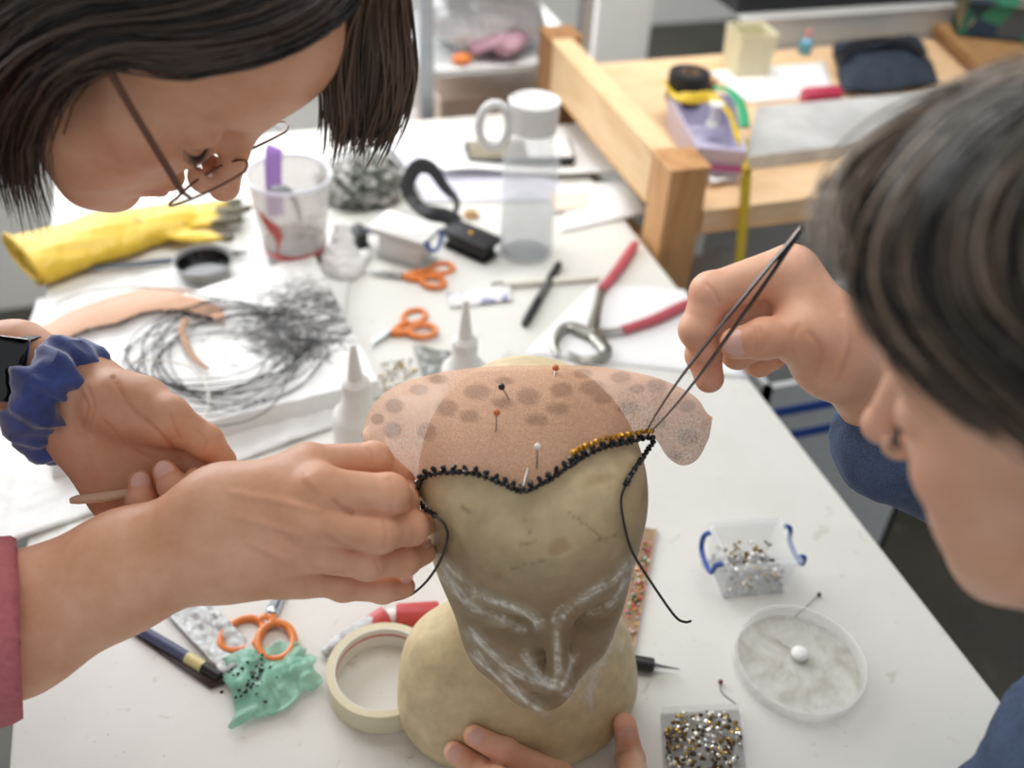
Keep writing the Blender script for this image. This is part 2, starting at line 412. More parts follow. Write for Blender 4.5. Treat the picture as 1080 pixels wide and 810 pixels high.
def rot_pose(w):
    w = np.array(w, float); t = np.linalg.norm(w); k = w/t; K = np.array([[0, -k[2], k[1]], [k[2], 0, -k[0]], [-k[1], k[0], 0]])
    return np.eye(3)+math.sin(t)*K+(1-math.cos(t))*K@K

# =================================================================== MANNEQUIN HEAD
MS = .93; MA = -1.686; MO = np.array((.177, .439, .975))
MR = np.stack([np.array((math.cos(MA), math.sin(MA), 0)), np.array((-math.sin(MA), math.cos(MA), 0)), np.array((0, 0, 1.))], 1)   # head axes as columns
def m2h(P): return ((P-MO)@MR)/(MS*.01)
def h2m(p): return MO+(np.array(p, float)*MS*.01)@MR.T
def sd_mann(P):
    Q = m2h(P).astype(np.float32)
    d = sd_face(Q, mann=True)
    d = smin(d, s_cap(Q, (-1.6, 0, -4), (-2.6, 0, -14), 4.6, 4.9), 2.5)             # neck
    d = smin(d, s_cap(Q, (-2.6, -4.6, -17.2), (-2.6, 5.6, -17.2), 5.0, 5.0), 3.0)   # shoulders, cut off at the arms
    d = smin(d, s_ell(Q, (-1.5, .7, -21.5), (7.2, 10.9, 7.6)), 2.5)                  # chest
    d = smax(d, -(Q[:, 2]+24.2), .5)                                                # flat foot on the table
    return d*MS*.01
V, Q = nets(sd_mann, MO+np.array((-.135, -.135, -.2262)), MO+np.array((.135, .135, .15)), .0021)
V[:, 2] = np.maximum(V[:, 2], .7502)
PX = (V-CAM)@CM; PXx = 540+F*PX[:, 0]/-PX[:, 2]; PXy = 405-F*PX[:, 1]/-PX[:, 2]
hp = m2h(V)
def stroke(pts, w):
    """0..1 closeness of every vertex to a brush stroke that ran over the surface along these points"""
    P = spline(pts, 40); d = np.min(np.hypot(PXx[:, None]-P[None, :, 0], PXy[:, None]-P[None, :, 1]), 1); return np.clip(1.25-d/w, 0, 1)
front = hp[:, 0] > -1
base = np.tile(np.array((.62, .50, .29)), (len(V), 1)); nz = fbm(V, 60, 3); nz2 = fbm(V, 210, 5); nz3 = fbm(V, 25, 9)
base *= (1+.09*nz+.05*nz2)[:, None]
def blend(mask, col): 
    global base
    base = base*(1-mask[:, None])+np.array(col)*mask[:, None]
# brown varnish on the face with shade painted in, and blotches on the brow
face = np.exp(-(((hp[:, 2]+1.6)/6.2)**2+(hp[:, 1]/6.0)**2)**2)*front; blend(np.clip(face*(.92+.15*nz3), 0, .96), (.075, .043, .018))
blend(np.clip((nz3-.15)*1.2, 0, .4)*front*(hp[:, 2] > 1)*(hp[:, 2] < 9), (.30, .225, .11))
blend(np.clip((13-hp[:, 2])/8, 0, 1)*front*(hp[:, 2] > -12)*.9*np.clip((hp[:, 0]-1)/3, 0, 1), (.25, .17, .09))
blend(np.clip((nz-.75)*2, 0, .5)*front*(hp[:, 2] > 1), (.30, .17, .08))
for pts, w, s in (([(462, 588), (482, 607), (510, 628), (540, 640), (562, 650), (567, 660)], 3.6, .75), ([(470, 606), (497, 640), (520, 652), (552, 663)], 3.2, .5), ([(466, 600), (490, 628), (500, 640)], 6, .3),
                  ([(668, 590), (645, 612), (620, 628), (597, 643), (588, 655)], 3.6, .75), ([(660, 612), (648, 634), (622, 648)], 2.4, .4), ([(668, 600), (664, 640), (652, 690)], 3, .45),
                  ([(496, 668), (520, 690), (550, 708), (578, 724)], 5, .5), ([(555, 690), (566, 712), (580, 722)], 3.5, .6), ([(500, 690), (530, 720), (575, 752)], 4, .45), ([(530, 710), (552, 738), (572, 752)], 4, .45),
                  ([(605, 690), (598, 712), (592, 722)], 3.5, .6), ([(645, 680), (630, 715), (612, 740)], 4, .5), ([(632, 700), (610, 724), (597, 735)], 4, .45), ([(622, 725), (622, 745)], 4, .4), ([(586, 664), (588, 690), (589, 712)], 3, .4)):
    rs_ = np.random.default_rng(int(pts[0][0]*7+pts[0][1])); brk = np.clip(.62+.5*nz2+.35*fbm(V, 420, 8), 0, 1.2)*front
    blend(np.clip(stroke(pts, w*2.1)*s*.55*brk, 0, .6), (.62, .58, .49))
    for k_ in range(4): q_ = [(x+rs_.normal(0, w*.75), y+rs_.normal(0, w*.75)) for x, y in pts]; blend(np.clip(stroke(q_, max(1.1, w*.34))*s*1.25*brk, 0, .85), (.76, .73, .66))
for pts, w in (([(560, 560), (548, 575), (566, 570)], 1.2), ([(600, 540), (640, 572)], 1.3), ([(626, 572), (655, 562)], 1.1), ([(540, 600), (575, 590)], 1.2), ([(488, 535), (495, 540)], 3), ([(553, 545), (556, 560)], 1.2)):
    blend(stroke(pts, w)*.55*front, (.14, .09, .045))
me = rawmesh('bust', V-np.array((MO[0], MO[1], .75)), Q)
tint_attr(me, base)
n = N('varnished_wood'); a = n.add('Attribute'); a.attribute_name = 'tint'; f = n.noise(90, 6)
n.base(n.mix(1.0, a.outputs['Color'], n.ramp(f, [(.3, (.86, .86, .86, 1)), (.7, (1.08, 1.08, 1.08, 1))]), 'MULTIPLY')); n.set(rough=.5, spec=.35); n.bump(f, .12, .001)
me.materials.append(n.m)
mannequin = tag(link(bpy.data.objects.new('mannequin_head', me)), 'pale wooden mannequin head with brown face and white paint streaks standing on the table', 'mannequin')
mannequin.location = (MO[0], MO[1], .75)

# =================================================================== PEOPLE
SKIN1 = skin('warm_skin', 'cc936f', 'e2b092'); SKIN2 = skin('fair_skin', 'd29c7c', 'e6b89d')
def pose_from(f, u):
    f = nrm(f); u = np.array(u, float); u = nrm(u-f*(u@f)); return np.stack([f, np.cross(u, f), u], 1)
def build_head(R, t, h=.0021, neckto=None, sc=1.0):
    A = CM@R*sc; Ai = CM@R/sc; o = CAM+CM@np.array(t)
    def fn(P):
        Q = (((P-o)@Ai)*100).astype(np.float32); d = sd_face(Q)
        for a, b, ra, rb in neckto: d = smin(d, s_cap(Q, a, b, ra, rb), 2.0)
        return d*.01*sc
    pts = np.array([(x, y, z) for x in (-12, 13) for y in (-10, 10) for z in (-16, 14)]+[k[1] for k in neckto])*.01@A.T+o
    V, Q = nets(fn, pts.min(0)-.03, pts.max(0)+.03, h); p = ((V-o)@Ai)*100
    col = np.ones((len(V), 3)); l = FACE_LIP(p)[:, None]; b = np.clip(FACE_BLUSH(p), 0, 1)[:, None]
    col = col*(1-l)+np.array((.78, .45, .45))*l; col = col*(1-b*.4)+np.array((.95, .60, .55))*b*.4
    q = p.copy(); q[:, 1] = np.abs(q[:, 1]); brow = np.exp(-(np.maximum(s_cap(q.astype(np.float32), (8.3, 1.2, 3.1), (6.6, 4.6, 3.5), .1, .1), 0)/.42)**2)[:, None]
    col = col*(1-.6*brow)+np.array((.28, .2, .16))*.6*brow
    def fh(P): return fn(P)
    return V, Q, col, A, o, fn
def on_rays(fn, A, o, guides, lift, ell=((-2.2, 0, 4.9), (9.6, 8.0, 8.7))):
    """give hair guides their distance: along each picture ray, the first point a little above the scalp, else the nearest pass"""
    out = []
    A = A/np.linalg.norm(A[:, 0])**2
    def sd(P):
        Q = (((P-o)@A)*100).astype(np.float32); return np.minimum(fn(P), s_ell(Q, *ell)*.01)
    for g in guides:
        r = []
        for q in g:
            l = lift+(q[2] if len(q) > 2 else 0); ds = np.linspace(.25, .8, 500); P = np.array([atd(q[0], q[1], d) for d in ds]).astype(np.float32); v = sd(P)-l
            i = int(np.argmax(v < 0)) if (v < 0).any() else int(np.argmin(v)); r.append(P[i].astype(float))
        out.append(r)
    return out
def strands(sheets, count, r, jitter, seed, nseg=14):
    """locks of hair running along guide curves; sheets = lists of guides, each a list of world points"""
    rng = np.random.default_rng(seed); V = []; Fc = []; T = []; o = 0
    for guides, w, thick, *tn in sheets:
        tn = tn[0] if tn else .35
        Gs = np.array([spline(g, nseg) for g in guides])
        for _ in range(int(count*w)):
            u = rng.uniform(0, len(Gs)-1); i = min(int(u), len(Gs)-2); q = u-i
            C = Gs[i]*(1-q)+Gs[i+1]*q
            off = rng.normal(0, 1, 3)*jitter; tipo = rng.normal(0, 1, 3)*jitter*2.2; s = np.linspace(0, 1, nseg)[:, None]
            wave = np.sin(s*rng.uniform(3, 7)+rng.uniform(0, 6))*rng.normal(0, 1, 3)*jitter*.5
            C = C+off*(1-s)+tipo*s**1.5+wave+rng.uniform(-thick, thick)*nrm(rng.normal(0, 1, 3))
            a0 = rng.uniform(0, .12); b0 = rng.uniform(.72, 1.0)
            kk = (a0+(b0-a0)*np.linspace(0, 1, nseg))*(nseg-1); k0 = np.minimum(kk.astype(int), nseg-2); fr_ = (kk-k0)[:, None]; C = C[k0]*(1-fr_)+C[k0+1]*fr_
            rr = r*rng.uniform(.35, 1.2)*np.clip(np.minimum(1.0, 4*(1-np.linspace(0, 1, nseg))+.12), 0, 1)
            m = MB().tube(C, rr, 4, cap=False); V += m.V; Fc += [tuple(x+o for x in f_) for f_ in m.F]; T += [np.clip(rng.normal(tn, .32), 0, 1)]*len(m.V); o += len(m.V)
    return V, Fc, np.array(T)
def add_hair(name, sheets, m, parent, count, r, jitter, seed, cap=None):
    V, Fc, T = strands(sheets, count, r, jitter, seed)
    if cap is not None:
        o = len(V); V = list(V)+list(cap[0]); Fc = list(Fc)+[tuple(int(x)+o for x in f_) for f_ in cap[1]]; T = np.concatenate([T, np.full(len(cap[0]), .08)])
    V = np.array(V)-np.array(parent.location)
    me = rawmesh(name, V, Fc, m); tint_attr(me, np.repeat(T[:, None], 3, 1)); return link(bpy.data.objects.new(name, me), parent)
def hair_cap(A, o, carve, h=.004, R=(9.7, 8.1, 8.8), c=(-2.2, 0, 4.9), extra=()):
    Ai = A/np.linalg.norm(A[:, 0])**2
    def fn(P):
        Q = (((P-o)@Ai)*100).astype(np.float32); d = s_ell(Q, c, R)
        for a, b, ra, rb in extra: d = smin(d, s_cap(Q, a, b, ra, rb), 1.5)
        return smax(d, -carve(Q), .6)*.01
    pts = np.array([(x, y, z) for x in (-13, 11) for y in (-10, 10) for z in (-14, 15)])*.01@A.T+o
    return nets(fn, pts.min(0), pts.max(0), h)
def lashes(mbt, A, o, side, seed):
    """curved dark lashes along the edge of a lowered lid"""
    rng = np.random.default_rng(seed)
    for k in range(34):
        u = k/33; y = 1.85+u*2.9; a = np.array((6.85+1.38*math.sqrt(max(0, 1-((y-3.2)/1.75)**2)), y, .55-.25*math.sin(u*3.1)))
        L = .75+.2*math.sin(u*3)+rng.uniform(-.1, .1); out = np.array((.8, (u-.5)*.9, -.35))
        P = [a, a+out*L*.5+np.array((0, 0, -.08)), a+out*L+np.array((.0, 0, .12))]
        P = [o+(np.array((p[0], p[1]*side, p[2]))*.01)@A.T for p in P]; mbt.tube(spline(P, 5), np.linspace(.00028, .00006, 5), 4)
# ---- hands: every joint stands at its own point, every finger has its own thickness
def finger(*j): return [(atd(*q[:3]), q[3]) for q in j]
def sd_hand(P, fingers, palm, kf=.006, kp=.02, palmk=None):
    d = None
    for a, b, ra, rb in palm:
        c = s_cap(P, a, b, ra, rb); d = c if d is None else smin(d, c, kp)
    e = None
    for f_ in fingers:
        g = None
        for i, ((a, ra), (b, rb)) in enumerate(zip(f_, f_[1:])):
            c = s_cap(P, a, b, ra, rb); g = c if g is None else smin(g, c, .004)
        for i, (a, ra) in enumerate(f_[1:-1]):                                   # slightly knobbly joints
            g = smin(g, np.linalg.norm(P-np.array(a, np.float32), axis=1)-ra*1.04, .003)
        e = g if e is None else smin(e, g, .0016)
    return smin(d, e, kf)
def build_hand(fingers, palm, h=.0013, creases=(), **k):
    pts = np.array([a for f_ in fingers for a, r in f_]+[x for q in palm for x in q[:2]])
    fn = lambda P: sd_hand(P, fingers, palm, **k)
    V, Q = nets(fn, pts.min(0)-.055, pts.max(0)+.055, h)
    col = np.ones((len(V), 3))
    if creases:
        e = .0008; g = np.stack([fn((V+np.eye(3)[i]*e).astype(np.float32))-fn((V-np.eye(3)[i]*e).astype(np.float32)) for i in range(3)], 1); g /= np.linalg.norm(g, axis=1, keepdims=True)+1e-9
        C_ = (V-CAM)@CM; x_, y_ = 540+F*C_[:, 0]/-C_[:, 2], 405-F*C_[:, 1]/-C_[:, 2]; fr_ = np.clip(np.sum(g*(CAM-V), 1)/np.linalg.norm(CAM-V, axis=1)*3, 0, 1)
        for pts, w, dep in creases:
            P_ = spline(pts, 40); d_ = np.min(np.hypot(x_[:, None]-P_[None, :, 0], y_[:, None]-P_[None, :, 1]), 1); m_ = np.exp(-(d_/w)**2)*fr_
            V = V-g*(m_*dep)[:, None]; col = col*(1-.3*np.clip(dep/.001, 0, 1)*m_[:, None])+np.array((.72, .45, .36))*.3*np.clip(dep/.001, 0, 1)*m_[:, None]  # groove pressed in, its shade also painted into the skin tint
    for f_ in fingers:
        for i, (a, r) in enumerate(f_):
            w = np.exp(-(np.linalg.norm(V-a, axis=1)/(r*1.25))**2)[:, None]*(.45 if i == len(f_)-1 else .26); col = col*(1-w)+np.array((.98, .66, .58))*w
    return V, Q, col
def nail(mb, f_, towards, w=.0056, l=.0075, back=.15):
    """fingernail on the last joint of a finger, on the side that faces 'towards'"""
    (a, ra), (b, rb) = f_[-2], f_[-1]; ax = nrm(np.array(b)-a); n_ = np.array(towards, float)-b; n_ = nrm(n_-ax*(n_@ax)); s_ = np.cross(ax, n_)
    C = b+n_*(rb*.93)-ax*rb*back; G = []
    for i in range(9):
        row = []
        for j in range(9):
            u = -1+2*i/8; v = -1+2*j/8; su = u*math.sqrt(1-v*v/2); sv = v*math.sqrt(1-u*u/2)
            row.append(C+ax*su*l+s_*sv*w*math.cos(0)-n_*(rb*(.42*sv*sv*(w/rb)**2*1.3))-n_*.0012*max(0, -su)**2+n_*.0004)
        G.append(row)
    mb.grid(np.array(G)[::-1], .0009)
def merge(parts):
    V = []; Q = []; Cc = []; o = 0
    for v, q, c in parts: V.append(v); Q.append(q+o); Cc.append(c); o += len(v)
    return np.concatenate(V), np.concatenate(Q), np.concatenate(Cc)
def add_body(parts, m, parent):
    V, Q, c = merge(parts); me = rawmesh('body', V-np.array(parent.location), Q, m); tint_attr(me, c); return link(bpy.data.objects.new('body', me), parent)
def cloth_mesh(prims, h=.005, k=.03, wrinkle=.003, cut=None, seed=1):
    pts = np.array([x for q in prims for x in q[:2]]); R = max(max(q[2:4]) for q in prims)
    def fn(P):
        d = None
        for a, b, ra, rb in prims:
            c = s_cap(P, a, b, ra, rb); d = c if d is None else smin(d, c, k)
        d = d+wrinkle*fbm(P, 55, seed).astype(np.float32)+wrinkle*.4*fbm(P, 130, seed+1).astype(np.float32)
        return d if cut is None else np.maximum(d, cut(P))
    return nets(fn, pts.min(0)-R-.02, pts.max(0)+R+.02, h)
CAMV = lambda d=0: CAM
SKNAIL = mat('nail', 'dcae9e', .25, var=.05)

# -------------------------------------------------- the person on the left
RL = pose_from((.51, -.755, -.40), (.85, .36, .37)); TL = (-.217, .209, -.56)
VL, QL, colL, AL, oL, fnL = build_head(RL, TL, neckto=[((-2.5, 0, -4), (-6, 0, -15), 5.0, 5.3), ((-6, 0, -15), (-9, 0, -23), 5.3, 6.5)])
hL = lambda *q: oL+(np.array(q, float)*.01)@AL.T
person_left = thing('person', 'person with dark hair, glasses and blue scrunchie leaning in from the left, holding the netting', 'person', (-.55, .6, 0))
# near hand, back towards the camera, thumb and index pinching the netting
thB = finger((262, 528, .622, .017), (325, 490, .622, .0125), (394, 484, .636, .0105), (426, 509, .655, .0082))
inB = finger((338, 517, .592, .0135), (410, 521, .600, .0118), (424, 531, .628, .0100), (431, 519, .652, .0082))
miB = finger((326, 549, .590, .0135), (400, 562, .600, .0118), (434, 557, .620, .0100), (450, 550, .636, .0082))
riB = finger((310, 578, .598, .0130), (388, 592, .610, .0110), (426, 591, .626, .0095), (447, 583, .638, .0078))
piB = finger((296, 601, .612, .0120), (362, 617, .624, .0096), (404, 621, .634, .0086), (426, 619, .641, .0073))
w1, w2 = atd(236, 538, .612), atd(240, 584, .615)
palmB = [(w1, w2, .021, .021), (w1, atd(325, 495, .615), .021, .0135), (w1, atd(338, 517, .597), .021, .0135), (atd(238, 560, .613), atd(326, 549, .596), .022, .0140), (w2, atd(310, 578, .604), .021, .0135), (w2, atd(296, 601, .615), .021, .0125),
         (atd(255, 590, .625), atd(322, 606, .628), .019, .0145), (atd(262, 540, .63), atd(320, 560, .625), .018, .016),
         (w1, atd(130, 588, .612), .021, .026), (w2, atd(130, 618, .612), .021, .026), (atd(130, 588, .612), atd(20, 640, .612), .026, .033), (atd(130, 618, .612), atd(20, 680, .612), .026, .031), (atd(20, 660, .612), atd(-150, 720, .61), .036, .042)]
hB = build_hand([thB, inB, miB, riB, piB], palmB, kf=.008, kp=.018, creases=[([(352, 529), (362, 536), (372, 541)], 2.5, .0012), ([(345, 566), (358, 574), (372, 580)], 2.5, .0010), ([(330, 598), (345, 603), (362, 604)], 2.5, .0008), ([(410, 505), (414, 522), (412, 540)], 1.8, .0006), ([(404, 548), (408, 562), (404, 576)], 1.8, .0006),
    ([(388, 474), (392, 482), (392, 490)], 1.6, .0005), ([(245, 520), (290, 528), (335, 538)], 4, -.0012), ([(250, 545), (290, 556), (318, 566)], 4, -.0009), ([(262, 572), (285, 582), (300, 592)], 4, -.0007), ([(325, 505), (332, 512)], 5, -.0010), ([(395, 590), (400, 600)], 2, .0005)])
# far hand, palm up, fingers curled round a wooden stick
thA = finger((118, 425, .672, .0185), (178, 441, .664, .0140), (217, 466, .672, .0112), (236, 485, .684, .0085))
inA = finger((208, 498, .690, .0105), (226, 515, .676, .0092), (218, 511, .664, .0084), (206, 505, .660, .0074))
miA = finger((174, 514, .692, .0110), (187, 531, .674, .0098), (183, 513, .658, .0090), (174, 497, .660, .0080))
riA = finger((142, 530, .694, .0110), (147, 548, .676, .0095), (149, 528, .660, .0088), (148, 507, .662, .0077))
piA = finger((124, 536, .698, .0105), (132, 560, .682, .0088), (134, 552, .668, .0080), (133, 545, .664, .0072))
a1, a2 = atd(90, 412, .690), atd(84, 452, .692)
palmA = [(a1, a2, .0185, .0185), (a1, atd(150, 425, .678), .0185, .018), (atd(118, 428, .672), atd(172, 446, .668), .020, .0165), (a2, atd(124, 530, .698), .0185, .0135), (a2, atd(142, 526, .696), .018, .0135), (a1, atd(174, 508, .694), .018, .0135), (a1, atd(205, 492, .690), .018, .0135),
         (atd(96, 470, .686), atd(120, 520, .694), .0165, .0145), (a1, atd(20, 372, .702), .0185, .023), (a2, atd(14, 408, .702), .0185, .023), (atd(14, 392, .702), atd(-160, 350, .72), .027, .04)]
hA = build_hand([thA, inA, miA, riA, piA], palmA, kf=.007, kp=.016, creases=[([(120, 398), (135, 425), (158, 448), (180, 470), (190, 486)], 2.6, .0016), ([(180, 437), (185, 450), (190, 462)], 2, .0010), ([(110, 445), (135, 470), (165, 488)], 2.2, .0007), ([(84, 412), (92, 430), (86, 452)], 2, .0009), ([(92, 408), (99, 428), (94, 450)], 1.8, .0007), ([(210, 455), (218, 466), (214, 476)], 1.6, .0006), ([(96, 470), (110, 500), (124, 520)], 8, -.0012)])
body_left = add_body([(VL, QL, colL), hB, hA], SKIN1, person_left)
def nail_part(f_, to, parent, *a): m_ = MB(); nail(m_, f_, to, *a); m_.build('fingernail', SKNAIL, parent)
for f_ in (riB, piB): nail_part(f_, f_[-1][0]+np.array((0, .2, .6)), person_left, .0052, .006)
for f_ in (inA, miA, riA): nail_part(f_, CAM, person_left, .0055, .0062)
HAIR1 = hairmat('dark_brown_hair', '100b08', '5e4a3a')
carve = lambda Q: smin(s_ell(Q, (10.5, 0, 0), (8.2, 9.5, 9.6)), s_ell(Q, (3, 0, -10), (9, 9, 8)), 1.0)
EX = ()
def back_hair(A, o, R=(9.9, 8.3, 9.0), c=(-2.2, 0, 4.9)):
    """guides fanning from the crown over the back and sides of the head to the nape"""
    out = []
    for az in np.linspace(math.radians(82), math.radians(278), 13):
        g = []
        for el in (88, 65, 40, 15, -10): e = math.radians(el); g.append((c[0]+R[0]*math.cos(e)*math.cos(az), R[1]*math.cos(e)*math.sin(az), c[2]+R[2]*math.sin(e)))
        g += [(c[0]+R[0]*.93*math.cos(az), R[1]*.95*math.sin(az), -1.5), (c[0]+R[0]*.80*math.cos(az)-.4, R[1]*.88*math.sin(az), -7)]
        out.append([o+(np.array(q)*.01)@A.T for q in g])
    return out
capL = hair_cap(AL, oL, carve, extra=EX)
near = on_rays(fnL, AL, oL, [((400, -60), (365, 10), (300, 52), (240, 66), (185, 74), (120, 56), (62, 84), (34, 160), (56, 242)),
                             ((400, -80), (330, 0), (260, 32), (185, 40), (110, 40), (40, 80), (12, 160), (24, 228)),
                             ((370, -110), (250, -40), (160, -10), (80, 0), (10, 50), (-30, 130), (-12, 215)),
                             ((300, -160), (180, -110), (90, -60), (10, -30), (-60, 40), (-90, 140), (-60, 220))], .006)
far = [px_ for px_ in ([atd(*q) for q in g] for g in (((395, -60, .52), (362, 5, .545), (346, 60, .56), (350, 120, .575), (350, 160, .585)), ((405, -50, .52), (400, 10, .55), (402, 70, .57), (392, 120, .585), (375, 160, .59)), ((412, -50, .53), (424, 20, .565), (428, 80, .58), (415, 125, .59), (392, 164, .60))))]
add_hair('hair', [(near, 1.0, .004), (far, .45, .006, .95), (back_hair(AL, oL), .9, .004)], HAIR1, person_left, 1500, .0010, .0024, 3, cap=capL)
for s_, k_ in ((-1, 1), (1, 2)): lm = MB(); lashes(lm, AL, oL, s_, k_); lm.build('eyelashes', mat('lash', '17100d', .5, var=0), person_left)
# glasses, slipped down the nose
gls = link(bpy.data.objects.new('glasses', None), person_left); gls['label'] = 'thin brown metal glasses'; gls.empty_display_size = .02
METB = mat('brown_metal', '6b4a3c', .3, .7, var=.05)
def lens_pts(s, n_=40): return [hL(9.9-.10*abs(2.6*math.cos(a))+.35*math.sin(a), s*(3.6+2.95*math.cos(a)), -.2+2.3*math.sin(a)) for a in np.linspace(0, 2*math.pi, n_, endpoint=False)]
gf = MB()
for s in (-1, 1): gf.tube(lens_pts(s), .0008, 6, closed=True)
gf.tube(spline([hL(9.9, -.65, .2), hL(10.3, 0, .5), hL(9.9, .65, .2)], 8), .0008, 6)
for s in (-1, 1): gf.tube([hL(9.6, s*6.5, .1), hL(9.1, s*7.0, .25)], .0011, 6)
gf.build('frame', METB, gls)
for s in (-1, 1):
    MB().tube(spline([hL(9.1, s*7.0, .25), hL(4.5, s*7.5, 1.2), hL(-.5, s*7.9, 2.1), hL(-3.0, s*7.9, .9)], 16), .0012, 6, flat=1.6).build('temple_arm', METB, gls)
    L = lens_pts(s); m_ = MB(); c_ = np.mean(L, 0); m_.add([c_]+L, [(0, 1+(k+1) % len(L), 1+k) for k in range(len(L))]); m_.build('lens', clear('lens_glass', 'ffffff', .14, .02), gls)
# scrunchie and watch on the far wrist
n = N('blue_velvet'); f = n.noise(60, 4); n.base(n.ramp(f, [(.3, '1b2d63'), (.7, '37509a')])); n.set(rough=.75, sheen=.8); VELVET = n.m
ax = nrm(atd(120, 450, .69)-atd(20, 392, .702)); cS = atd(66, 424, .693); FS = frame(ax, (0, 0, 1)); G = []
for i in range(96):
    a = 2*math.pi*i/96; row = []; q = 1+.10*math.sin(13*a)+.06*math.sin(23*a+1)
    for j in range(20):
        b = 2*math.pi*j/20; rr = .0155*q*(1+.07*math.sin(5*b+9*a)); R_ = .0335+rr*math.cos(b); row.append(cS+FS@np.array((R_*math.cos(a)*1.02, R_*math.sin(a)*.86, rr*1.2*math.sin(b)+.004*math.sin(7*a))))
    G.append(row)
G = np.array(G); G = np.concatenate([G, G[:1]], 0); G = np.concatenate([G, G[:, :1]], 1)
MB().grid(G[:, ::-1]).build('scrunchie', VELVET, person_left, split=0, label='crushed blue velvet scrunchie')
n = N('black_rubber'); n.base(lin('17181a')); n.set(rough=.5); RUBBER = n.m
cW = atd(18, 394, .70); FW = frame(ax, (0, 0, 1)); wt = link(bpy.data.objects.new('smartwatch', None), person_left)
wt['label'] = 'black smartwatch with silver edge'; wt.empty_display_size = .02
MB().tube([cW+FW@np.array((.031*math.cos(a), .029*math.sin(a), 0)) for a in np.linspace(0, 2*math.pi, 40, endpoint=False)], .011, 10, closed=True, flat=.16, up=None).build('strap', RUBBER, wt)
zc = nrm(CAM-atd(2, 390, .665)); FZ = frame(zc, atd(20, 345, .665)-atd(8, 430, .665)); oc = atd(-4, 388, .668)
SILV = mat('silver_metal', 'c6c6c6', .25, 1, var=.03)
MB().box((-.0225, -.0185, -.005), (.0225, .0185, .005), .0048, R=FZ, o=oc).build('case', SILV, wt)
n = N('black_glass'); n.base(lin('050506')); n.set(rough=.06, spec=.6); BGLASS = n.m
MB().box((-.0215, -.0175, .0045), (.0215, .0175, .0062), .0008, R=FZ, o=oc).build('screen', BGLASS, wt)
# clothes: dusty pink jumper, dark trousers
PINK = mat('pink_knit', 'b5656b', .85, var=.12, scale=300, bump=.4); NAVY = mat('dark_trousers', '23262e', .85, var=.1)
shR, shL, hip = np.array((-.42, .50, 1.12)), np.array((-.42, .86, 1.12)), np.array((-.72, .70, .98)); nk = hL(-9, 0, -23)
elR, elL = atd(-190, 735, .61), atd(-150, 352, .72)
ry_ = nrm(atd(21, 660, .612)-CAM); na_ = atd(60, 655, .612)-atd(21, 660, .612); na_ = nrm(na_-ry_*(na_@ry_))
cutB = lambda P: ((P-atd(21, 660, .612))@na_).astype(np.float32)
v, q = cloth_mesh([(nk, shR, .07, .075), (nk, shL, .07, .075), (shR, elR, .065, .05), (elR, atd(0, 664, .612), .054, .050), (atd(0, 664, .612), atd(60, 654, .612), .050, .048), (shL, elL, .065, .05), (elL, atd(-75, 362, .712), .05, .042), ((shR+shL)/2, hip, .15, .15), (shR, hip, .1, .13), (shL, hip, .1, .13)], h=.006, cut=cutB, wrinkle=.002)
o = link(bpy.data.objects.new('jumper', rawmesh('jumper', v-np.array(person_left.location), q, PINK)), person_left); o['label'] = 'dusty pink jumper'
v, q = cloth_mesh([(hip, hip+np.array((-.03, -.09, -.12)), .15, .12), (hip, hip+np.array((-.03, .09, -.12)), .15, .12)]+[(hip+np.array((-.03, s*.09, -.12)), np.array((-.74, .70+s*.11, .5)), .1, .075) for s in (-1, 1)]+[(np.array((-.74, .70+s*.11, .5)), np.array((-.80, .70+s*.12, .04)), .075, .06) for s in (-1, 1)], h=.012)
v[:, 2] = np.maximum(v[:, 2], .0005)
link(bpy.data.objects.new('trousers', rawmesh('trousers', v-np.array(person_left.location), q, NAVY)), person_left)

# -------------------------------------------------- the person on the right
RR = pose_from((-.72, .02, -.69), (-.45, .86, .30)); TR = (.233, -.006, -.367)
VR, QR, colR, AR, oR, fnR = build_head(RR, TR, neckto=[((-2.5, 0, -4), (-6, 0, -15), 5.0, 5.3), ((-6, 0, -15), (-8, 0, -22), 5.3, 6.5)], sc=.95)
hR = lambda *q: oR+(np.array(q, float)*.01)@AR.T
person_right = thing('person', 'person with brown hair in a denim jacket leaning in from the right, holding tweezers', 'person', (.85, 0, 0))
def atC(x, y, d): return atd(x, y, d+.026)
def fingerC(*j): return [(atC(*q[:3]), q[3]*1.04) for q in j]
# right hand with the tweezers
thC = fingerC((866, 364, .602, .0165), (840, 353, .592, .0138), (806, 357, .588, .0116), (776, 362, .592, .0096))
inC = fingerC((832, 283, .606, .0145), (750, 309, .604, .0122), (735, 348, .606, .0102), (742, 370, .608, .0085))
miC = fingerC((836, 298, .622, .0140), (748, 334, .626, .0122), (742, 374, .624, .0105), (748, 399, .622, .0092))
riC = fingerC((840, 318, .638, .0130), (770, 345, .648, .0115), (778, 372, .640, .0098), (795, 368, .632, .0085))
piC = fingerC((846, 336, .650, .0120), (795, 362, .662, .0100), (800, 382, .652, .0088), (816, 378, .644, .0076))
c1, c2 = atC(874, 348, .610), atC(876, 380, .614)
palmC = [(c1, c2, .0175, .0175), (c1, atC(838, 290, .608), .0175, .015), (c1, atC(840, 302, .622), .0175, .015), (c2, atC(842, 320, .636), .0175, .014), (c2, atC(848, 338, .650), .0175, .0135), (c2, atC(842, 356, .600), .0175, .0155), (atC(852, 350, .598), atC(838, 300, .606), .0155, .0145),
         (c1, atC(935, 398, .640), .0175, .022), (c2, atC(925, 425, .644), .0175, .022), (atC(930, 412, .642), atC(1030, 480, .68), .026, .037)]
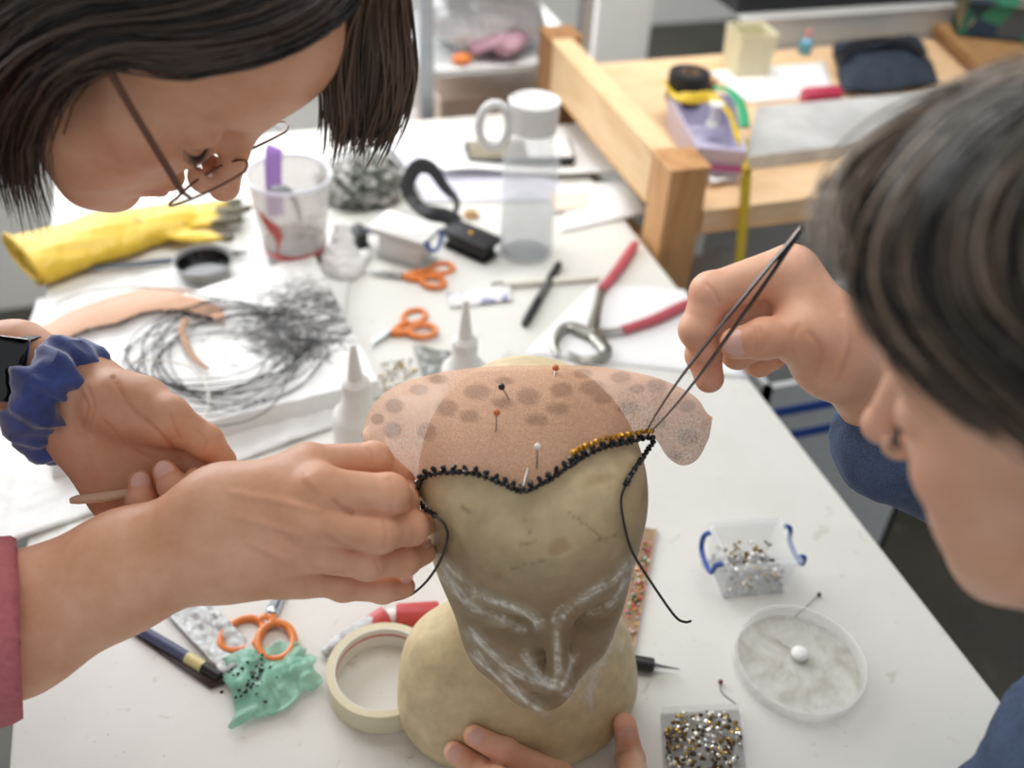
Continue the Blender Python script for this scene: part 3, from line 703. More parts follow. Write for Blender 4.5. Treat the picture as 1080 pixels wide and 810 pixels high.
hC = build_hand([thC, inC, miC, riC, piC], palmC, kf=.008, kp=.014, creases=[([(800, 345), (804, 358), (802, 370)], 2, .0006), ([(795, 346), (798, 357), (797, 369)], 1.6, .0005), ([(855, 352), (868, 372), (862, 396)], 3, .0008), ([(842, 344), (836, 356), (838, 372)], 3, .0006), ([(745, 300), (752, 306), (758, 318)], 2, .0006), ([(890, 335), (893, 360), (880, 400)], 4, -.0009)])
# left hand steadying the mannequin
def bust_depth(px_, py_, off):
    ds = np.linspace(.5, .95, 900); P = np.array([atd(px_, py_, d) for d in ds]).astype(np.float32); v = sd_mann(P); i = int(np.argmax(v < off)) if (v < off).any() else int(np.argmin(v)); return ds[i]
def onb(x, y, r): return (x, y, bust_depth(x, y, r*.92), r)
inD = finger((640, 862, .668, .0125), (590, 820, bust_depth(590, 806, .014)-.004, .0110), (533, 793, bust_depth(533, 793, .0095), .0098), (500, 776, bust_depth(500, 776, .0078), .0082))
miD = finger((628, 880, .672, .0125), (565, 848, .690, .0112), (508, 812, bust_depth(508, 809, .0095), .0098), (479, 793, bust_depth(479, 793, .0078), .0080))
riD = finger((622, 900, .680, .0115), (560, 880, .70, .0100), (510, 850, .72, .0090), (480, 835, .72, .0076))
piD = finger((625, 920, .69, .0105), (575, 915, .71, .0090), (540, 890, .725, .0080), (515, 880, .725, .0070))
thD = finger((668, 905, .655, .0150), (672, 850, .668, .0125), (665, 800, bust_depth(665, 800, .0112), .0112), (659, 764, bust_depth(659, 764, .0095), .0092))
d1, d2 = atd(700, 950, .645), atd(672, 965, .66)
palmD = [(d1, d2, .018, .018), (d1, atd(640, 866, .668), .018, .0135), (d1, atd(628, 882, .674), .018, .0135), (d2, atd(624, 902, .682), .018, .0125), (d2, atd(628, 920, .69), .018, .012), (d1, atd(670, 900, .658), .018, .0155), (d1, atd(860, 985, .59), .018, .027), (d2, atd(860, 1000, .6), .018, .027), (atd(860, 990, .595), atd(1000, 985, .56), .03, .036)]
hD = build_hand([inD, miD, riD, piD, thD], palmD, kf=.007, kp=.016)
add_body([(VR, QR, colR), hC, hD], SKIN2, person_right)
nail_part(thC, CAM, person_right, .0075, .0085, .1)
for f_ in (inD, miD): nail_part(f_, CAM, person_right, .0058, .0068)
nail_part(thD, CAM, person_right, .0066, .0078)
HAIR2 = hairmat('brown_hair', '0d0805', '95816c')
capR = hair_cap(AR, oR, carve, extra=EX)
sheetR = on_rays(fnR, AR, oR, [((1120, 70), (1010, 100), (935, 170), (895, 235, .004), (884, 290, .01)),
             ((1140, 80), (1020, 120), (945, 200), (918, 270), (925, 330), (975, 392), (1085, 478)),
             ((1150, 90), (1050, 140), (980, 210), (955, 280), (985, 345), (1050, 405), (1130, 465)),
             ((1160, 95), (1090, 150), (1040, 220), (1030, 300), (1080, 365), (1170, 430)),
             ((1200, 95), (1140, 170), (1110, 250), (1130, 330), (1220, 400))], .005)
wispR = on_rays(fnR, AR, oR, [((1130, 60), (1010, 95), (925, 140, .006), (880, 195, .012), (872, 250, .016)), ((1130, 70), (1000, 110), (915, 180, .004), (878, 240, .008), (890, 310, .01))], .008)
add_hair('hair', [(sheetR[:3], .6, .004, .46), (sheetR[1:], .75, .004, .14), (wispR, .05, .006, .8), (back_hair(AR, oR), .9, .004, .2)], HAIR2, person_right, 1700, .0008, .0018, 5, cap=capR)  # highlight and shade put into the strand tint: paler upper sheet, darker lower
for s_, k_ in ((1, 3), (-1, 4)): lm = MB(); lashes(lm, AR, oR, s_, k_); lm.build('eyelashes', mat('lash', '17100d', .5, var=0), person_right)
n = N('denim'); f = n.noise(40, 5); g = n.noise(900, 2); n.base(n.mix(.35, n.ramp(f, [(.3, '2c3a55'), (.7, '4f6385')]), n.ramp(g, [(.4, '1f2a42'), (.6, '5a6b88')]))); n.set(rough=.85); n.bump(g, .3, .001); DENIM = n.m
rs, ls, hp_ = np.array((.66, .26, 1.10)), np.array((.50, -.10, 1.08)), np.array((.98, -.05, .92)); nkR = hR(-8, 0, -22)
eR, eL = atd(1018, 478, .695), atd(1178, 810, .51)
cuffR = atd(932, 440, .652)
v, q = cloth_mesh([(nkR, rs, .06, .07), (nkR, ls, .06, .07), (rs, eR, .065, .048), (eR, atd(944, 462, .685), .048, .044), (ls, eL, .065, .052), (eL, atd(1010, 960, .55), .052, .044), ((rs+ls)/2, hp_, .14, .15), (rs, hp_, .1, .13), (ls, hp_, .1, .13)], h=.005, wrinkle=.003, k=.02)
o = link(bpy.data.objects.new('denim_jacket', rawmesh('denim_jacket', v-np.array(person_right.location), q, DENIM)), person_right); o['label'] = 'blue denim jacket with rolled sleeves'
v, q = cloth_mesh([(hp_, hp_+np.array((.03, -.09, -.12)), .15, .12), (hp_, hp_+np.array((.03, .09, -.12)), .15, .12)]+[(hp_+np.array((.03, s*.09, -.12)), np.array((1.0, -.05+s*.11, .5)), .1, .075) for s in (-1, 1)]+[(np.array((1.0, -.05+s*.11, .5)), np.array((1.05, -.05+s*.12, .04)), .075, .06) for s in (-1, 1)], h=.012)
v[:, 2] = np.maximum(v[:, 2], .0005)
link(bpy.data.objects.new('trousers', rawmesh('trousers', v-np.array(person_right.location), q, NAVY)), person_right)
def cloth_band(name, a, b, t, r, w, parent, label):
    a, b = np.array(a), np.array(b); ax = nrm(b-a); c_ = a*(1-t)+b*t; Fm = frame(ax, (0, 0, 1)); G = []
    for i in range(49):
        q = 2*math.pi*i/48; G.append([c_+Fm@np.array((rr*math.cos(q), rr*math.sin(q), z)) for rr, z in ((r*.9, -w), (r, -w), (r+.002, -w*.6), (r+.003, 0), (r+.002, w*.6), (r, w), (r*.9, w))])
    G = np.array(G); G += .0018*fbm(G.reshape(-1, 3), 90, 3).reshape(49, 7, 1); G[-1] = G[0]; o = MB().grid(G[:, ::-1]).build(name, mat('pale_denim', '6d7d99', .85, var=.15, scale=90), parent, split=0); o['label'] = label; return o
cloth_band('sleeve_band', ls, eL, .80, .059, .020, person_right, 'paler denim band on the sleeve')
cloth_band('collar', hR(-5.5, 0, -13.5), hR(-8, 0, -22), .8, .068, .022, person_right, 'denim collar')

# =================================================================== THINGS ON THE TABLE
def zat(p, py):
    """height above p's spot whose picture row is py"""
    a, b = .3, 1.45
    for _ in range(50):
        m = (a+b)/2; c = (np.array((p[0], p[1], m))-CAM)@CM; y = 405-F*c[1]/-c[2]
        if y > py: a = m
        else: b = m
    return a
def pxpoly(pts, z): return [tuple(at(x, y, z)[:2]) for x, y in pts]
def patch(c4, z, nu=24, nv=18, amp=.0, scale=30, seed=0, curl=None):
    """crumpled sheet over a quad: corners in picture order TL TR BR BL lying at height z"""
    a, b, c, d = [at(x, y, z) for x, y in c4]; G = np.zeros((nv, nu, 3))
    for i in range(nv):
        v = i/(nv-1)
        for j in range(nu):
            u = j/(nu-1); G[i, j] = (a*(1-u)+b*u)*(1-v)+(d*(1-u)+c*u)*v
    P = G.reshape(-1, 3); h = fbm(P, scale, seed)
    G[..., 2] += (amp*(h+1)).reshape(nv, nu)
    if curl is not None:
        for i in range(nv):
            for j in range(nu): G[i, j, 2] += curl(j/(nu-1), i/(nv-1))
    return G
def solo(name, mb, m, label, cat, group=None, split=35, smooth=True, tint=None):
    V = np.array(mb.V); o_ = np.array((V[:, 0].mean(), V[:, 1].mean(), V[:, 2].min()))
    o = mb.build(name, m, None, smooth=smooth, origin=o_, split=split); return tag(o, label, cat, group)
PLASTIC_W = mat('white_plastic', 'e6e5e0', .35, var=.03); PLASTIC_K = mat('black_plastic', '1c1c1e', .4, var=.1); PAPER = mat('white_paper', 'ecebea', .7, var=.02, scale=8)
ORANGE = mat('orange_plastic', 'e0803a', .35, var=.05); BLADE = mat('blade_steel', 'b9bcbd', .22, 1, var=.05); RED = mat('red_plastic', 'c4484a', .4, var=.06)
CLEAR = clear('clear_plastic', 'f1f3f4', .28, .1); FILM = clear('thin_film', 'eef0f2', .35, .15); BLUEP = mat('blue_plastic', '2d4f9c', .35, var=.05)

# ---- wrapped board and plastic sheet on the left
n = N('plastic_sheet'); n.base(n.ramp(n.noise(12, 6), [(.3, 'dddcd8'), (.7, 'f0efec')])); n.set(rough=.3); n.bump(n.noise(34, 8, None, .7, 1.5), .5, .006); SHEET = n.m
G = patch([(40, 318), (376, 232), (352, 452), (-60, 600)], .7503, 60, 50, .0024, 60, 4)
solo('plastic_sheet', MB().grid(G, .0006), SHEET, 'crumpled white plastic sheet spread under the wrapped board and glove', 'sheet', split=0)
n = N('painted_plastic'); v = n.coord('Object', (18, 60, 30)); a = n.add('Attribute'); a.attribute_name = 'tint'
f = n.noise(2.6, 9, v, .72, 1.6); blk = n.ramp(n.math('ADD', f, n.math('MULTIPLY', a.outputs['Fac'], .34)), [(.70, (0, 0, 0, 1)), (.80, (1, 1, 1, 1))])
n.base(n.mix(blk, lin('e9e8e5'), lin('3b3532'))); n.set(rough=.28); n.bump(n.noise(40, 8, None, .7, 1.5), .35, .004); PAINTED = n.m
BZ = .774
G = patch([(34, 362), (330, 268), (398, 402), (55, 486)], BZ, 80, 60, .0012, 70, 8)
sk = MB(); rim = np.concatenate([G[0], G[1:, -1], G[-1, -2::-1], G[-2:0:-1, 0]]); low = rim.copy(); c_ = rim.mean(0); low = c_+(rim-c_)*1.03; low[:, 2] = .7515
n0 = G.shape[0]*G.shape[1]; sk.grid(G); k = len(rim); sk.add(list(rim)+list(low), [((i+1) % k, i, k+i, k+(i+1) % k) for i in range(k)]+[tuple(range(k, 2*k))])
board = solo('wrapped_board', sk, PAINTED, 'board wrapped in white plastic with black paint smears, under the coil of wire', 'board', split=50)
Vb = np.array([v_.co for v_ in board.data.vertices])+np.array(board.location); C_ = (Vb-CAM)@CM; bx_, by_ = 540+F*C_[:, 0]/-C_[:, 2], 405-F*C_[:, 1]/-C_[:, 2]
ms_ = np.clip(np.exp(-(((bx_-325)/75)**2+((by_-338)/55)**2)**2)*.9+np.exp(-(((bx_-230)/80)**2+((by_-385)/60)**2)**2)*.42, 0, 1)
tint_attr(board.data, np.repeat(ms_[:, None], 3, 1))
WIRE = mat('black_wire', '221d1c', .35, var=.1)
rng = np.random.default_rng(11); pts = []
cc = at(236, 378, BZ)
for k in range(15):
    c0 = cc+np.array((rng.normal(0, .016), rng.normal(0, .018), 0)); rx, ry = .084+rng.normal(0, .017), .090+rng.normal(0, .020); ph = rng.uniform(0, 6)
    for a in np.linspace(0, 2*math.pi*.97, 22): pts.append(c0+np.array((rx*math.cos(a)+.004*math.sin(3*a+ph), ry*math.sin(a)+.004*math.sin(2*a+ph), .0035+.0005*k+.0012*math.sin(3*a+ph))))
solo('wire_coil', MB().tube(spline(pts, 900), .0007, 6), WIRE, 'loose coil of thin black wire lying on the paint-smeared board', 'wire')
solo('loose_wire', MB().tube(spline([at(57, 321, .779), at(90, 308, .778), at(135, 303, .777), at(190, 306, .777), at(240, 318, .778)], 30), .0008, 6), WIRE, 'single strand of dark wire arching above the flat netting piece', 'wire')
solo('curved_cord', MB().tube(spline([at(140, 382, .783), at(165, 380, .784), at(195, 385, .784), at(214, 400, .784), at(220, 420, .784), at(216, 440, .782), at(210, 450, .78)], 40), .0013, 6), mat('white_cord', 'ddd8cf', .5, var=.05), 'thin white cord curving over the wire coil', 'cord')

# ---- netting
def netmat(key, c, a0, a1, scale=620, rough=.7):
    n = N(key); at_ = n.add('Attribute'); at_.attribute_name = 'tint'; v = n.add('TexVoronoi', feature='DISTANCE_TO_EDGE', Scale=scale); n.link(n.coord(), v.inputs['Vector'])
    e = n.ramp(v.outputs['Distance'], [(.08, (1, 1, 1, 1)), (.2, (0, 0, 0, 1))])
    n.base(n.mix(1.0, lin(c), at_.outputs['Color'], 'MULTIPLY')); n.link(n.math('ADD', n.math('MULTIPLY', e, a1-a0), a0), n.b.inputs['Alpha']); n.set(rough=rough, spec=.2); return n.m
NET = netmat('peach_net', 'cda286', .66, .90, 560); BEADK = mat('black_bead', '0d0c0d', .12, var=0); GOLD = mat('gold_bead', 'b98a36', .2, 1, var=.1); CORD = mat('black_cord', '141214', .5, var=0)
def head_hit(px_, py_, lift=.002):
    ds = np.linspace(.5, .95, 1500); P = np.array([atd(px_, py_, d) for d in ds]).astype(np.float32); v = sd_mann(P)
    return ds[int(np.argmax(v < lift))] if (v < lift).any() else None
FE = spline([(384, 476), (408, 502), (437, 517), (447, 503), (472, 498), (502, 500), (530, 510), (552, 518), (576, 508), (598, 493), (614, 482), (640, 471), (665, 466), (689, 462), (704, 482), (720, 491), (736, 484), (748, 462)], 140)
BC = spline([(381, 462), (390, 432), (415, 408), (450, 396), (490, 389), (530, 386), (570, 385), (620, 386), (660, 391), (700, 401), (735, 420), (749, 446)], 140)
def edge_depth(curve, d_l, d_c, d_r, lift):
    D = []
    for i, (x, y) in enumerate(curve):
        u = i/(len(curve)-1); D.append(head_hit(x, y, lift))
    idx = [i for i, d in enumerate(D) if d is not None]; i0, i1 = idx[0], idx[-1]
    for i in range(len(D)):
        if D[i] is None: D[i] = d_l+(D[i0]-d_l)*(i/max(1, i0)) if i < i0 else (d_r+(D[i1]-d_r)*((len(D)-1-i)/max(1, len(D)-1-i1)) if i > i1 else D[idx[np.argmin(np.abs(np.array(idx)-i))]])
    D = np.array(D); K = np.ones(9)/9; return np.convolve(np.pad(D, 4, mode='edge'), K, 'valid')
DF = edge_depth(FE, .69, .6, .69, .003); DB = edge_depth(BC, .72, .7, .72, .003)
nv = 34; G = np.zeros((nv, 140, 3))
for i in range(nv):
    v = i/(nv-1)
    for j in range(140):
        p0 = atd(*FE[j], DF[j]); p1 = atd(*BC[j], DB[j]); G[i, j] = p0*(1-v)+p1*v
        G[i, j] += np.array((0, 0, 1.))*.012*math.sin(math.pi*v)
def push_out(G, gap):
    for _ in range(6):
        P = G.reshape(-1, 3).astype(np.float32); s = sd_mann(P); e = .001
        g = np.stack([sd_mann(P+np.eye(3, dtype=np.float32)[k]*e)-sd_mann(P-np.eye(3, dtype=np.float32)[k]*e) for k in range(3)], 1)/(2*e); g /= np.linalg.norm(g, axis=1, keepdims=True)+1e-6
        G = (P+g*np.maximum(gap-s, 0)[:, None]).reshape(G.shape)
    return G.astype(float)
G = push_out(G, .0022)
cap_t = thing('netting_headpiece', 'peach netting headpiece with brown spots and black beaded edge pinned over the mannequin head', 'headpiece', tuple(G[nv//2, 70]))
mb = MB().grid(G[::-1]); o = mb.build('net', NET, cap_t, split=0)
P = G[::-1].reshape(-1, 3); C_ = (P-CAM)@CM; qx, qy = 540+F*C_[:, 0]/-C_[:, 2], 405-F*C_[:, 1]/-C_[:, 2]; sp = np.zeros(len(P))
for x, y, rx, ry in ((503, 413, 14, 8), (557, 418, 12, 9), (532, 402, 10, 4), (471, 430, 12, 9), (416, 428, 10, 8), (592, 411, 12, 8), (614, 394, 10, 5), (625, 409, 14, 8), (655, 398, 11, 6), (692, 407, 12, 7), (588, 431, 12, 6), (566, 443, 12, 6), (725, 461, 12, 9), (725, 428, 9, 7), (692, 446, 11, 8), (462, 400, 10, 5), (442, 411, 10, 6), (414, 454, 10, 9), (495, 439, 10, 7), (662, 430, 12, 7), (636, 420, 11, 6), (450, 455, 10, 9), (530, 425, 11, 6), (398, 442, 7, 6), (712, 480, 8, 6), (672, 410, 9, 5)):
    r2 = np.hypot((qx-x)/rx, (qy-y)/ry); sp = np.maximum(sp, np.clip((1.15-r2)/.3, 0, 1))
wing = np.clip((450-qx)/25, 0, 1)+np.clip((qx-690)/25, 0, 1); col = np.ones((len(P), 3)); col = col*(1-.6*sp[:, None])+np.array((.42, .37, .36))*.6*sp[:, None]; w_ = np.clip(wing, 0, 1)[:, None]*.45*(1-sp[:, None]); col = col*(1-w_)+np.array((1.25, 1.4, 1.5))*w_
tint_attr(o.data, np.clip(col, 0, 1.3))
# beads along the edge: one shape, copied
def gem_mesh(name, r, m, n_=7, flat=.7):
    mb = MB().lathe([(r*.25, -r*flat), (r*.8, -r*flat*.6), (r, 0), (r*.75, r*flat*.55), (r*.4, r*flat*.8)], n=n_); me = rawmesh(name, mb.V, mb.F, m, False); return me
BK = gem_mesh('bead', .0023, BEADK); BG = gem_mesh('gold_bead', .0021, GOLD, 6)
loc0 = np.array(cap_t.location); K = 0
def put(me, name, p, parent, rr):
    o = bpy.data.objects.new(name, me); COL.objects.link(o); o.parent = parent; o.location = tuple(p-np.array(parent.location)); o.rotation_euler = (rr.uniform(0, 6), rr.uniform(0, 6), rr.uniform(0, 6)); return o
rr = random.Random(4)
edge = [i for i in range(140) if 436 <= FE[i][0] <= 689 and (FE[i][1] < 520)]
edge = [i for i in edge if not (FE[i][0] > 684 and FE[i][1] > 470)]
line = np.array([G[0, i]+(CAM-G[0, i])*.006 for i in edge]); L1 = spline(line, 50); L2 = spline(np.array([G[1, i]+(CAM-G[1, i])*.007 for i in edge]), 400)
L2 = L2[::14][1:28]
def hd(x, y, d=.646, l=.003):
    h_ = head_hit(x, y, l); return atd(x, y, (h_ if h_ is not None else d)-.001)
tail = [hd(*q) for q in ((691, 462), (683, 475), (674, 488), (666, 500), (660, 511))]
tl2 = [atd(437, 517, .652), atd(439, 526, .650), hd(447, 535), hd(458, 543)]
nb_ = 0
for p in list(spline(tail, 15)[1:])+list(spline(tl2, 9)[1:])+list(L1)+list(L2):
    if nb_ < 100: put(BK, 'bead', p, cap_t, rr)
    nb_ += 1
gl_ = spline(np.array([G[2, i]+(CAM-G[2, i])*.012 for i in range(140) if 606 <= FE[i][0] <= 690 and FE[i][1] < 495]), 17)
for p in gl_: o = put(BG, 'gold_bead', p, cap_t, rr)
MB().tube(spline([hd(660, 511), hd(655, 528), hd(659, 556), hd(668, 584), atd(692, 622, .640), atd(712, 650, .665), atd(722, 656, .667), atd(729, 655, .668)], 40), .0009, 6).build('cord', CORD, cap_t)
MB().tube(spline([hd(458, 543), hd(468, 552), hd(472, 566), atd(465, 590, .625), atd(450, 613, .64), atd(432, 628, .652), atd(412, 634, .655)], 40), .0009, 6).build('cord', CORD, cap_t)
MB().tube(line+nrm(line.mean(0)-CAM)*.0012, .0010, 6).build('edge_wire', CORD, cap_t)

# flat second piece of netting lying on the wrapped board
TP = spline([(22, 356), (75, 328), (120, 312), (160, 303), (200, 306), (237, 322)], 60); BT = spline([(58, 366), (92, 350), (124, 343), (152, 332), (186, 329), (214, 335), (236, 340)], 60)
G = np.array([[at(*TP[j], .768)*(1-v)+at(*BT[j], .781)*v+np.array((0, 0, .004*math.sin(math.pi*v))) for j in range(60)] for v in np.linspace(0, 1, 14)])
np2 = thing('netting_piece', 'second peach netting piece with black beaded edge lying flat by the wire coil', 'netting', tuple(G[7, 30])); o = MB().grid(G).build('net', NET, np2, split=0); tint_attr(o.data, np.tile((1.02, .98, .93), (len(o.data.vertices), 1)))
for p in spline(G[-1, 1:54], 46): put(BK, 'bead', p+np.array((0, 0, .0018)), np2, rr).scale = (1.25, 1.25, 1.25)
MB().tube(spline([at(196, 336, .785), at(192, 350, .784), at(200, 370, .784), at(212, 384, .784), at(220, 389, .783)], 18), np.linspace(.005, .0025, 18), 8, flat=.3, up=(0, 0, 1)).build('tail', mat('tan_net', 'a9805f', .6, var=.1), np2, label='twisted tan tail')
# ---- pins with round heads
PINS = {'black': BEADK, 'orange': mat('orange_ball', 'c4672f', .25, var=0), 'white': mat('pearl', 'e4ded2', .25, var=0), 'dark red': mat('dark_red_ball', '7a2630', .3, var=0)}
PS = mat('pin_steel', '8d8a86', .25, 1, var=0)
def pin(color, tip, head, label, r=.0022, bend=None):
    t = thing('dressmaking_pin', label, 'pin', tuple(tip), 0)
    path = [tip, head] if bend is None else list(spline([tip, bend, head], 8))
    MB().tube(path, .00045, 6).build('shaft', PS, t); MB().ball(head, r, 12).build('head', PINS[color], t, split=0); return t
def on_head(x, y, lift): return atd(x, y, head_hit(x, y, .001)-lift)
pin('black', on_head(538, 423, 0), on_head(529, 408, .016), 'black-headed pin stuck in the netting left of centre, above the orange one')
pin('orange', on_head(582, 415, 0), on_head(586, 388, .016), 'orange-headed pin near the back edge of the netting, closest to the crown')
pin('orange', on_head(523, 457, 0), on_head(524, 435, .016), 'orange-headed pin in the netting below the black-headed pin')
pin('white', on_head(566, 496, 0), on_head(567, 471, .014), 'white pearl-headed pin standing above the dip of the beaded edge')
pin('black', on_head(557, 494, .002), on_head(551, 516, .010), 'steel pin with black head crossing the beaded edge at its lowest dip')
t = at(838, 650, .751); pin('black', at(838, 651, .7506), at(864, 627, .7525), 'black-headed pin lying on the table between storage box and petri dish')
pin('dark red', at(776, 742, .7506), at(760, 719, .7525), 'dark red-headed bent pin lying on the table left of the petri dish', bend=at(761, 730, .7508))

# ---- tweezers and stick
tw = thing('tweezers', 'slim steel tweezers in the right-hand person\'s fingers, tips at the beaded edge', 'tweezers', tuple(atd(760, 350, .59)))
TWM = mat('tweezer_steel', '7b7674', .25, 1, var=.05); tipP, endP = atd(681, 459, .643), atd(846, 240, .560)
for s, nm in ((-1, 0), (1, 1)):
    off = nrm(np.cross(endP-tipP, CAM-tipP)); q = lambda u, w: tipP*(1-u)+endP*u+off*w*s
    MB().tube(spline([q(0, .0008), q(.12, .0030), q(.3, .0042), q(.55, .0036), q(.8, .0020), q(.93, .0008), q(1, .0007)], 24), np.array([.0009]+[.0013]*3+list(np.linspace(.0015, .0034, 10))+[.0034]*8+[.0028, .0024]), 8, flat=.42, up=off).build('arm', TWM, tw)
solo('wooden_stick', MB().tube([atd(75, 528, .667), atd(82, 527, .6665), atd(110, 524, .667), atd(145, 519, .668), atd(208, 510, .674)], [.0022, .0032, .0034, .0034, .0034], 10), wood('pale_stick', 'c9a184', 'd8b599'), 'pale wooden stick held in the curled fingers of the hand with the scrunchie', 'stick')

# ---- glue bottles
def glue_bottle(base, tip_y, r, sh_y, cap_y, label):
    p = at(*base); t = thing('glue_bottle', label, 'bottle', tuple(p), 0, 'glue bottles behind the mannequin'); H = zat(p, tip_y)-.75; Sh = zat(p, sh_y)-.75; Cp = zat(p, cap_y)-.75
    MB().lathe([(r*.9, 0), (r, .004), (r, Sh*.86), (r*.97, Sh*.92), (r*.82, Sh*.98), (r*.55, Sh+(Cp-Sh)*.5), (r*.5, Cp)], o=p, n=36).build('bottle_body', PLASTIC_W, t)
    MB().lathe([(r*.54, Cp), (r*.54, Cp+.012), (r*.42, Cp+.015), (r*.30, Cp+.018), (r*.12, H-.002), (r*.07, H)], o=p, n=28).build('nozzle_cap', mat('milky_cap', 'dedcd6', .4, var=.02), t); return t
glue_bottle((380, 482), 364, .0270, 432, 412, 'white glue bottle with nozzle on the left, beside the wrapped board')
glue_bottle((489, 428), 317, .0265, 384, 368, 'white glue bottle with nozzle on the right, behind the crown of the mannequin')

# ---- rhinestones
GEMM = [mat('gem_silver', 'cfcfca', .12, .9, var=0), mat('gem_gold', 'a98a4a', .15, .95, var=0), mat('gem_bronze', '6b5233', .18, .9, var=0), mat('gem_smoke', '4a4238', .15, .6, var=0), mat('gem_pale', 'e8e4d8', .12, .5, var=0)]
GEMS = [gem_mesh('rhinestone', .0022, m, 8, .55) for m in GEMM]
def gems(name, pos, label, cat, group, meshes, seed, scale=(.75, 1.1)):
    r_ = random.Random(seed)
    for p in pos:
        o = bpy.data.objects.new(name, r_.choice(meshes)); COL.objects.link(o); o.location = tuple(p); s = r_.uniform(*scale); o.scale = (s, s, s); o.rotation_euler = (r_.uniform(-.5, .5), r_.uniform(-.5, .5), r_.uniform(0, 6)); tag(o, label, cat, group)
def heap(center, ax, ay, nn, dz, seed, flat=.6, z0=.7515):
    r_ = np.random.default_rng(seed); out = []
    for _ in range(nn*6):
        u, v = r_.uniform(-1, 1, 2)
        if abs(u)**2.6+abs(v)**2.6 > 1: continue
        h = max(0, 1-max(abs(u), abs(v))**2)*dz; p = np.array(center)+np.array(ax)*u+np.array(ay)*v
        out.append((p[0], p[1], z0+h*r_.uniform(.6, 1)))
        if len(out) >= nn: break
    return out
c0 = at(741, 786); dx = (at(779, 783)-at(703, 788))/2; dy = (at(738, 754)-at(744, 822))/2
tr = thing('clear_tray', 'shallow clear plastic tray full of loose stones at the front edge of the picture', 'tray', tuple(c0))
ux, uy = nrm(dx), nrm(dy); RB = np.stack([ux, uy, (0, 0, 1.)], 1); hx, hy = np.linalg.norm(dx)*1.12, np.linalg.norm(dy)*1.08
w = .0011; tb = MB()
tb.box((-hx, -hy, 0), (hx, hy, w), R=RB, o=c0)
for a in (-1, 1): tb.box((min(a*hx, a*(hx-w)), -hy, w), (max(a*hx, a*(hx-w)), hy, .011), R=RB, o=c0); tb.box((-hx+w, min(a*hy, a*(hy-w)), w), (hx-w, max(a*hy, a*(hy-w)), .011), R=RB, o=c0)
tb.build('tray_shell', clear('tray_plastic', 'f4f5f5', .13, .1), tr, smooth=False)
gems('rhinestone', heap(c0, dx*1.06, dy*1.02, 230, .009, 2, z0=.7532), 'small sparkling stone in the clear tray at the front', 'rhinestone', 'stones in the front tray', GEMS, 21)
gems('rhinestone', heap(at(420, 398), (at(440, 396)-at(401, 400))/2, (at(418, 380)-at(421, 417))/2, 75, .008, 3), 'small gold and silver stone in the pile beside the left glue bottle', 'rhinestone', 'stones piled by the glue bottle', GEMS[1:3]+GEMS[4:]+GEMS[:1], 22, (.85, 1.25))
solo('plastic_bag', MB().grid(patch([(436, 366), (476, 373), (474, 402), (447, 402)], .752, 14, 12, .003, 140, 5), .0005), mat('smoky_bag', '84857f', .2, var=.35, scale=70), 'small smoky plastic bag beside the pile of gold stones', 'bag', split=0)

# ---- clear storage box with blue clips
FL, FR, BL = at(760, 634), at(833, 627), at(742, 588); ex = nrm((FR-FL)); ey = np.array((-ex[1], ex[0], 0)); RB = np.stack([ex, ey, (0, 0, 1.)], 1)
bw = np.linalg.norm(FR-FL)*.98; hgt = zat(FL, 598)-.75; bd = bw*.80
sb = thing('storage_box', 'small clear plastic storage box with blue clips, half full of stones', 'box', tuple(FL+ex*bw/2+ey*bd/2)); O = FL+ex*bw/2+ey*bd/2
def boxring(mb, w0, d0, z0, w1, d1, z1, t=.0014):
    def rect(w_, d_, z): return [np.array((a*w_/2, b*d_/2, z)) for a, b in ((-1, -1), (1, -1), (1, 1), (-1, 1))]
    o1, o2, i1, i2 = rect(w0, d0, z0), rect(w1, d1, z1), rect(w0-2*t, d0-2*t, z0), rect(w1-2*t, d1-2*t, z1); V_ = [O+RB@v for v in o1+o2+i1+i2]
    Fc = []
    for k in range(4):
        l = (k+1) % 4; Fc += [(k, l, 4+l, 4+k), (8+l, 8+k, 12+k, 12+l), (4+k, 4+l, 12+l, 12+k), (l, k, 8+k, 8+l)]
    mb.add(V_, Fc)
CLEARB = clear('box_plastic', 'eef2f4', .20, .10)
m_ = MB(); boxring(m_, bw*.90, bd*.9, .0012, bw*.98, bd*.98, hgt-.006); m_.box((-bw*.45, -bd*.45, 0), (bw*.45, bd*.45, .0014), R=RB, o=O); m_.build('box_shell', CLEARB, sb, smooth=False)
m_ = MB(); boxring(m_, bw*1.06, bd*1.06, hgt-.006, bw*1.08, bd*1.08, hgt, .004); m_.build('rim', CLEARB, sb, smooth=False)
for k, a in enumerate((-.3, 0, .3)): MB().box((bw*a-.001, -bd*.5-.0005, .004), (bw*a+.001, -bd*.5+.001, hgt-.007), R=RB, o=O).build('rib', CLEARB, sb, smooth=False)
for s in (-1, 1):
    x0 = s*bw*.55; MB().tube([O+RB@np.array(q) for q in spline([(x0, -bd*.36, hgt-.004), (x0+s*.006, -bd*.34, hgt-.007), (x0+s*.0075, -bd*.28, hgt-.020), (x0+s*.008, 0, hgt-.024), (x0+s*.0075, bd*.28, hgt-.020), (x0+s*.006, bd*.34, hgt-.007), (x0, bd*.36, hgt-.004)], 36)], .0026, 8).build('clip', BLUEP, sb)
pos = []
r_ = np.random.default_rng(5)
for k in range(150):
    u, v = r_.uniform(-.42, .42, 2); z = .0035+r_.uniform(0, 1)**.7*(hgt*.55*(1-.35*abs(v)-.2*abs(u))); pos.append(O+RB@np.array((u*bw, v*bd, z)))
gems('rhinestone', pos, 'small sparkling stone inside the storage box with blue clips', 'rhinestone', 'stones in the storage box', GEMS, 23)
for x0, y0, x1, y1 in ((770, 562, 798, 570), (786, 553, 806, 566)): pass

